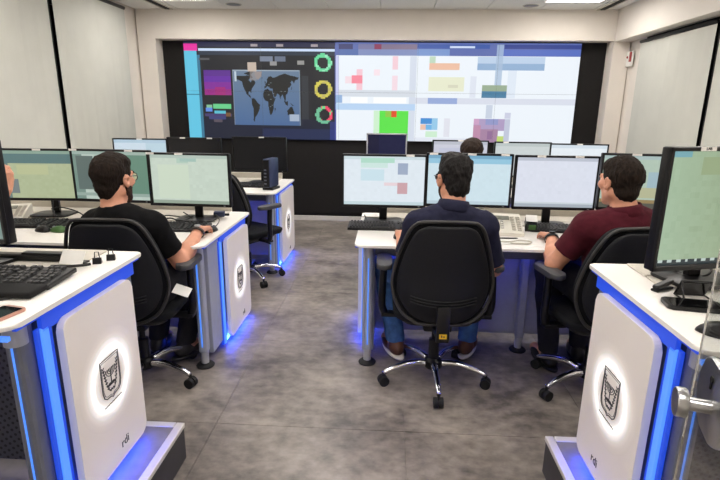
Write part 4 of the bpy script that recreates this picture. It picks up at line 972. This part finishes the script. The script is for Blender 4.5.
    f.D += ncurve(f.grid(), 38, P['seed'])*.0028+ncurve(f.grid(), 90, P['seed']+1)*.001
    for s_ in 'LR':
        sh, el = V3(*P['sh'+s_]), V3(*P['el'+s_]); q = sh+(el-sh)*st; dd = unit(el-sh)
        g = f.grid(); pl = (g[0]-q[0])*dd[0]+(g[1]-q[1])*dd[1]+(g[2]-q[2])*dd[2]; near_ = ((g[0]-q[0])**2+(g[1]-q[1])**2+(g[2]-q[2])**2) < .11**2
        far_t = ((g[0]-pel[0])**2+(g[1]-pel[1])**2) > .0; f.D = np.where(near_ & (pl > 0) & far_t, np.maximum(f.D, np.minimum(pl, .05)), f.D).astype(np.float32)
    f.cone(ht(0, -.022, -.05), neck+(neck-ht(0, -.022, -.05))*.1, .054, .055, .012, 's') if not P.get('collar') else None
    shirt = put('shirt', f.mesh('shirt'), P['shirt'])
    if P.get('collar'):
        nd = unit(ht(0, -.022, -.05)-neck); c0 = neck+nd*.02; Rn = Vector(nd).to_track_quat('Z', 'Y').to_matrix()
        def col_(bm):
            rings = []
            for (r_, z_) in ((.066, -.012), (.063, .012), (.066, .03), (.072, .034), (.079, .012), (.086, -.018), (.08, -.024)):
                rings.append([bm.verts.new(Vector(c0)-org+Rn @ Vector((r_*cos(2*pi*k/28), r_*sin(2*pi*k/28)*1.02, z_))) for k in range(28)])
            for a, c in zip(rings, rings[1:]+rings[:1]):
                for k in range(28): bm.faces.new((a[k], a[(k+1) % 28], c[(k+1) % 28], c[k]))
        obj('collar', col_, P['shirt'], shirt, True)
    f = Field(lo, (hi[0], hi[1], pel[2]+.14), .0065); f.ell(pel+Rb@V3(0, 0, .0), V3(.168, .128, .10)*sc+.008, Rb, .05)
    for s_ in 'LR': leg(f, s_, .011, False)
    f.D += ncurve(f.grid(), 40, P['seed']+3)*.003
    for s_ in 'LR':
        an = V3(*P['an'+s_]); g = f.grid(); nr = ((g[0]-an[0])**2+(g[1]-an[1])**2+(g[2]-an[2])**2) < .1**2
        f.D = np.where(nr & (g[2] < an[2]-.005), np.maximum(f.D, an[2]-.005-g[2]), f.D).astype(np.float32)
    put('trousers', f.mesh('trousers'), P['trousers'])
    for s_ in 'LR':
        an = V3(*P['an'+s_]); Rf = rotz(P['ft'+s_]); T_ = lambda x, y, z: an+Rf@V3(x, y, z)
        f = Field(an+[-.24, -.24, -.13], an+[.24, .24, .06], .005)
        f.ell(T_(0, -.03, -.045), (.041, .05, .045), Rf, .03); f.ell(T_(0, .07, -.06), (.046, .10, .034), Rf, .03); f.cone(T_(0, -.01, -.03), T_(0, -.01, .012), .044, .042, .02)
        g = f.grid(); f.D = np.maximum(f.D, (an[2]-.085)-g[2]); f.D = np.maximum(f.D, g[2]-(an[2]+.012))
        so = put('shoe', f.mesh('shoe'), P['shoes'])
        f = Field(an+[-.24, -.24, -.13], an+[.24, .24, .06], .005)
        f.ell(T_(0, .03, -.085), (.046, .135, .03), Rf, .03); g = f.grid(); f.D = np.maximum(np.maximum(f.D, (an[2]-.1)-g[2]), g[2]-(an[2]-.078)); f.D = f.D.astype(np.float32)
        put('sole', f.mesh('sole'), P['sole'], so)
    # hair
    f = Field(hc-.2, hc+.2, .0035)
    for (c_, r_) in P['hair']: f.ell(ht(*c_), V3(*r_), Rh, .02)
    g = f.grid(); q = [g[i]-np.float32(hc[i]) for i in range(3)]; l = [Rh[0, i]*q[0]+Rh[1, i]*q[1]+Rh[2, i]*q[2] for i in range(3)]
    f.D += ncurve(l, 70, P['seed']+5)*P.get('tuft', .003)+ncurve((l[0]*1.0, l[1]*1.0, l[2]*.4), 190, P['seed']+6)*.0024
    cut = np.maximum(l[1]-P.get('cs', .62)*l[2]-.03, -(l[2]+P.get('nape', .088)-.25*np.maximum(l[1]+.06, 0)))
    f.D = np.maximum(f.D, cut); ear = np.minimum(np.sqrt((l[0]-.085)**2+((l[1]-.0)*1.25)**2+(l[2]+.008)**2), np.sqrt((l[0]+.085)**2+((l[1]-.0)*1.25)**2+(l[2]+.008)**2))-.023
    if not P.get('long'): f.D = np.maximum(f.D, -ear)
    f.D = f.D.astype(np.float32); put('hair', f.mesh('hair'), P['hairmat'])
    if P.get('beard'):
        f = Field(hc-.16, hc+.16, .004); f.ell(ht(0, .032, -.03), V3(.0615, .063, .085), Rh, .02)
        for s_ in (-1, 1): f.cone(ht(s_*.052, .0, -.05), ht(s_*.012, .072, -.095), .0255, .024, .025)
        f.ell(ht(0, .076, -.095), (.024, .023, .023), Rh, .02)
        g = f.grid(); q = [g[i]-np.float32(hc[i]) for i in range(3)]; l = [Rh[0, i]*q[0]+Rh[1, i]*q[1]+Rh[2, i]*q[2] for i in range(3)]
        f.D = np.maximum(f.D, l[2]+.032+.25*np.maximum(l[1]-.05, 0)); f.D = np.maximum(f.D, -.005-l[1]); f.D += ncurve(l, 300, 3)*.0012
        ls = np.sqrt((l[0]/2.2)**2+(l[1]-.092)**2+(l[2]+.06)**2)-.014; f.D = np.maximum(f.D, -ls).astype(np.float32)
        put('beard', f.mesh('beard'), 'beard')
    hv = lambda x, y, z: Vector(ht(x, y, z))-org
    for s_ in (-1, 1):
        ey = obj('eye', lambda bm: (bmesh.ops.create_uvsphere(bm, u_segments=14, v_segments=10, radius=.0125, matrix=Matrix.Translation(hv(s_*.031, .078, .01))),), 'eye_white', e, True)
        obj('iris', lambda bm: bmesh.ops.create_uvsphere(bm, u_segments=10, v_segments=8, radius=.0062, matrix=Matrix.Translation(hv(s_*.031, .0855, .01))), 'iris', ey, True)
        obj('eyebrow', lambda bm: tube(bm, [hv(s_*.015, .095, .030), hv(s_*.03, .095, .036), hv(s_*.047, .084, .031)], .004), P['hairmat'], e, True)
    if P.get('glasses'):
        def gl(bm):
            for s_ in (-1, 1):
                tube(bm, [hv(s_*.033+.023*cos(t)*1.05, .108-.01*abs(cos(t)), .008+.0185*sin(t)) for t in [2*pi*i/20 for i in range(21)]], .0022, 6)
                tube(bm, [hv(s_*.057, .1, .013), hv(s_*.073, .075, .016), hv(s_*.08, .01, .016), hv(s_*.08, -.018, .004)], .002, 6)
            tube(bm, [hv(-.011, .109, .012), hv(0, .112, .015), hv(.011, .109, .012)], .002, 6)
        gg = obj('glasses', gl, 'black_plastic', e, True)
        def ln(bm):
            for s_ in (-1, 1):
                c4 = [hv(s_*.033+.022*cos(t), .1045, .008+.017*sin(t)) for t in [2*pi*i/20 for i in range(20)]]
                bm.faces.new([bm.verts.new(v) for v in c4])
        obj('lenses', ln, 'lens', gg)
    if P.get('watch'):
        s_ = P['watch']; wr, el = V3(*P['wr'+s_]), V3(*P['el'+s_]); d = unit(wr-el); c = wr-d*.022
        Rw = np.array(Vector(d).to_track_quat('Z', 'Y').to_matrix()); up = -unit(P['hn'+s_])
        def bd(bm):
            r_ = .0345
            rings = []
            for k in range(24):
                o_ = Rw@V3(cos(2*pi*k/24), sin(2*pi*k/24), 0); rings.append([bm.verts.new(Vector(c+o_*(r_+a)+d*h_)-org) for a, h_ in ((0, -.009), (.003, -.009), (.003, .009), (0, .009))])
            for k in range(24):
                a, q = rings[k], rings[(k+1) % 24]
                for i in range(4): bm.faces.new((a[i], a[(i+1) % 4], q[(i+1) % 4], q[i]))
        wt = obj('watch', bd, P.get('strap', 'leather'), e, True)
        obj('dial', lambda bm: cyl(bm, Vector(c+up*.034)-org, Vector(c+up*.043)-org, .016, n=18), P.get('dial', 'watch_face'), wt, 'auto')
    return e
HB = [((0, -.014, .034), (.0765, .098, .089)), ((0, -.048, -.025), (.060, .054, .075))]
common = dict(sole='shoe_black')
person('man in a navy polo and jeans, seen from behind in the centre', dict(common,
    yaw=radians(2), pelvis=(.295, 2.46, .555), neck=(.325, 2.42, .975), head=(.328, 2.47, 1.128), hyaw=radians(17), hpitch=radians(-6), seed=11, build=.93,
    shL=(.160, 2.43, .90), shR=(.480, 2.43, .90), elL=(.105, 2.53, .70), elR=(.560, 2.47, .672), wrL=(.085, 2.68, .788), wrR=(.47, 2.68, .785),
    hdL=(.1, 1, -.08), hnL=(0, -.1, -1), htL=(1, 0, -.1), curlL=.7, hdR=(-.3, 1, -.05), hnR=(0, 0, -1), htR=(-1, -.3, 0),
    hipL=(.215, 2.45, .555), hipR=(.40, 2.45, .555), knL=(.0, 2.82, .565), knR=(.53, 2.84, .555), anL=(.075, 2.76, .125), anR=(.505, 2.80, .125), ftL=radians(22), ftR=radians(-24),
    shirt='shirt_navy', collar=True, trousers='jeans', shoes='shoe_brown', sole='sole_white', hairmat='hair_black', glasses=True, beard=True, sleeve=.86,
    hair=HB+[((0, .025, .098), (.052, .062, .032)), ((.008, -.045, .065), (.066, .056, .052))], tuft=.0045, nape=.1))
person('man in a black T-shirt with glasses and beard, sitting left', dict(common,
    yaw=radians(-14), pelvis=(-1.26, 2.38, .555), neck=(-1.315, 2.32, .945), head=(-1.32, 2.345, 1.112), hyaw=radians(-12), hpitch=radians(-4), seed=23,
    shL=(-1.45, 2.37, .87), shR=(-1.145, 2.33, .88), elL=(-1.50, 2.52, .70), elR=(-1.05, 2.41, .68), wrL=(-1.36, 2.66, .785), wrR=(-1.025, 2.625, .80),
    hdL=(.4, 1, 0), hnL=(0, 0, -1), htL=(1, -.3, 0), hdR=(-.02, 1, -.1), hnR=(0, -.1, -1), htR=(-1, 0, -.1), curlR=.75,
    hipL=(-1.34, 2.40, .555), hipR=(-1.17, 2.36, .555), knL=(-1.33, 2.83, .575), knR=(-1.10, 2.78, .57), anL=(-1.36, 2.72, .105), anR=(-1.165, 2.66, .115), ftL=radians(5), ftR=radians(-30),
    shirt='shirt_black', trousers='trousers_dark', shoes='shoe_black', hairmat='hair_brown', glasses=True, beard=True, watch='R', sleeve=.68,
    hair=HB+[((0, .01, .084), (.068, .08, .042)), ((0, -.048, .045), (.0755, .066, .066))], tuft=.004, nape=.096, dial='watch_face'))
person('man in a maroon polo with short brown hair, sitting right', dict(common,
    yaw=radians(14), pelvis=(1.17, 2.51, .555), neck=(1.155, 2.44, .97), head=(1.125, 2.475, 1.128), hyaw=radians(19), hpitch=radians(-5), seed=37, build=1.04,
    shL=(.99, 2.45, .90), shR=(1.345, 2.50, .90), elL=(.865, 2.50, .695), elR=(1.44, 2.64, .71), wrL=(.905, 2.70, .792), wrR=(1.28, 2.80, .79),
    hdL=(-.05, 1, -.06), hnL=(0, -.1, -1), htL=(1, 0, -.1), hdR=(-.5, 1, 0), hnR=(0, 0, -1), htR=(-1, -.3, 0), curlL=.7,
    hipL=(1.07, 2.49, .555), hipR=(1.25, 2.51, .555), knL=(.965, 2.88, .57), knR=(1.18, 2.92, .57), anL=(.965, 2.72, .108), anR=(1.17, 2.80, .105), ftL=radians(12), ftR=radians(-6),
    shirt='shirt_maroon', collar=True, trousers='trousers_dark', shoes='shoe_black', hairmat='hair_brown', watch='L', strap='black_plastic', dial='glass_black', sleeve=.66,
    hair=HB+[((0, .0, .08), (.069, .082, .043)), ((0, -.048, .035), (.0765, .066, .066))], tuft=.004, nape=.1))
def plain(label, x, y, yaw, dz=0, **kw):
    c, s_ = cos(yaw), sin(yaw); W = lambda a, b_, z: (x+a*c-b_*s_, y+a*s_+b_*c, z); D_ = lambda a, b_, z: (a*c-b_*s_, a*s_+b_*c, z)
    P = dict(common, yaw=yaw, pelvis=W(0, -.02, .555), neck=W(0, -.03, .985+dz), head=W(0, .02, 1.115+dz), hyaw=yaw, hpitch=radians(-8), seed=51, h=.0065, build=.94,
        shL=W(-.165, -.02, .915+dz), shR=W(.165, -.02, .915+dz), elL=W(-.22, .1, .70), elR=W(.22, .1, .70), wrL=W(-.1, .27, .79), wrR=W(.1, .27, .79),
        hdL=D_(.2, 1, 0), hnL=(0, 0, -1), htL=D_(1, 0, 0), hdR=D_(-.2, 1, 0), hnR=(0, 0, -1), htR=D_(-1, 0, 0),
        hipL=W(-.08, 0, .555), hipR=W(.08, 0, .555), knL=W(-.1, .42, .57), knR=W(.1, .42, .57), anL=W(-.1, .34, .105), anR=W(.1, .34, .105), ftL=yaw, ftR=yaw,
        shirt='shirt_grey', trousers='trousers_dark', shoes='shoe_black', hairmat='hair_brown', hair=HB+[((0, -.03, .06), (.08, .085, .07))])
    P.update(kw); return person(label, P)
plain('dark-haired woman of whom only the hair shows above the middle monitors', .655, 3.99, 0, .0, long=True, hairmat='hair_chestnut', nape=.22, hair=HB+[((0, -.02, .05), (.088, .098, .085)), ((0, -.06, -.09), (.09, .06, .12))])
plain('half hidden person at far left with one raised hand showing beside the near monitor', -2.30, 2.40, radians(-10), 0, elR=(-2.06, 2.42, .86), wrR=(-1.995, 2.50, 1.02), hdR=(.12, .05, 1), hnR=(-1, .2, .1), htR=(.2, 1, 0), curlR=1.3)
# badge and cloth hanging at the hip of the man in black
o = obj('badge_card', lambda b: box(b, (0, 0, 0), (.085, .003, .055), Matrix.Rotation(radians(18), 3, 'Y') @ Matrix.Rotation(radians(-50), 3, 'X'), .001, 1), 'label_white'); o.location = (-1.02, 2.33, .555); tag(o, 'white badge card hanging at the hip of the man in black', 'badge')
print('objects', len(bpy.data.objects))
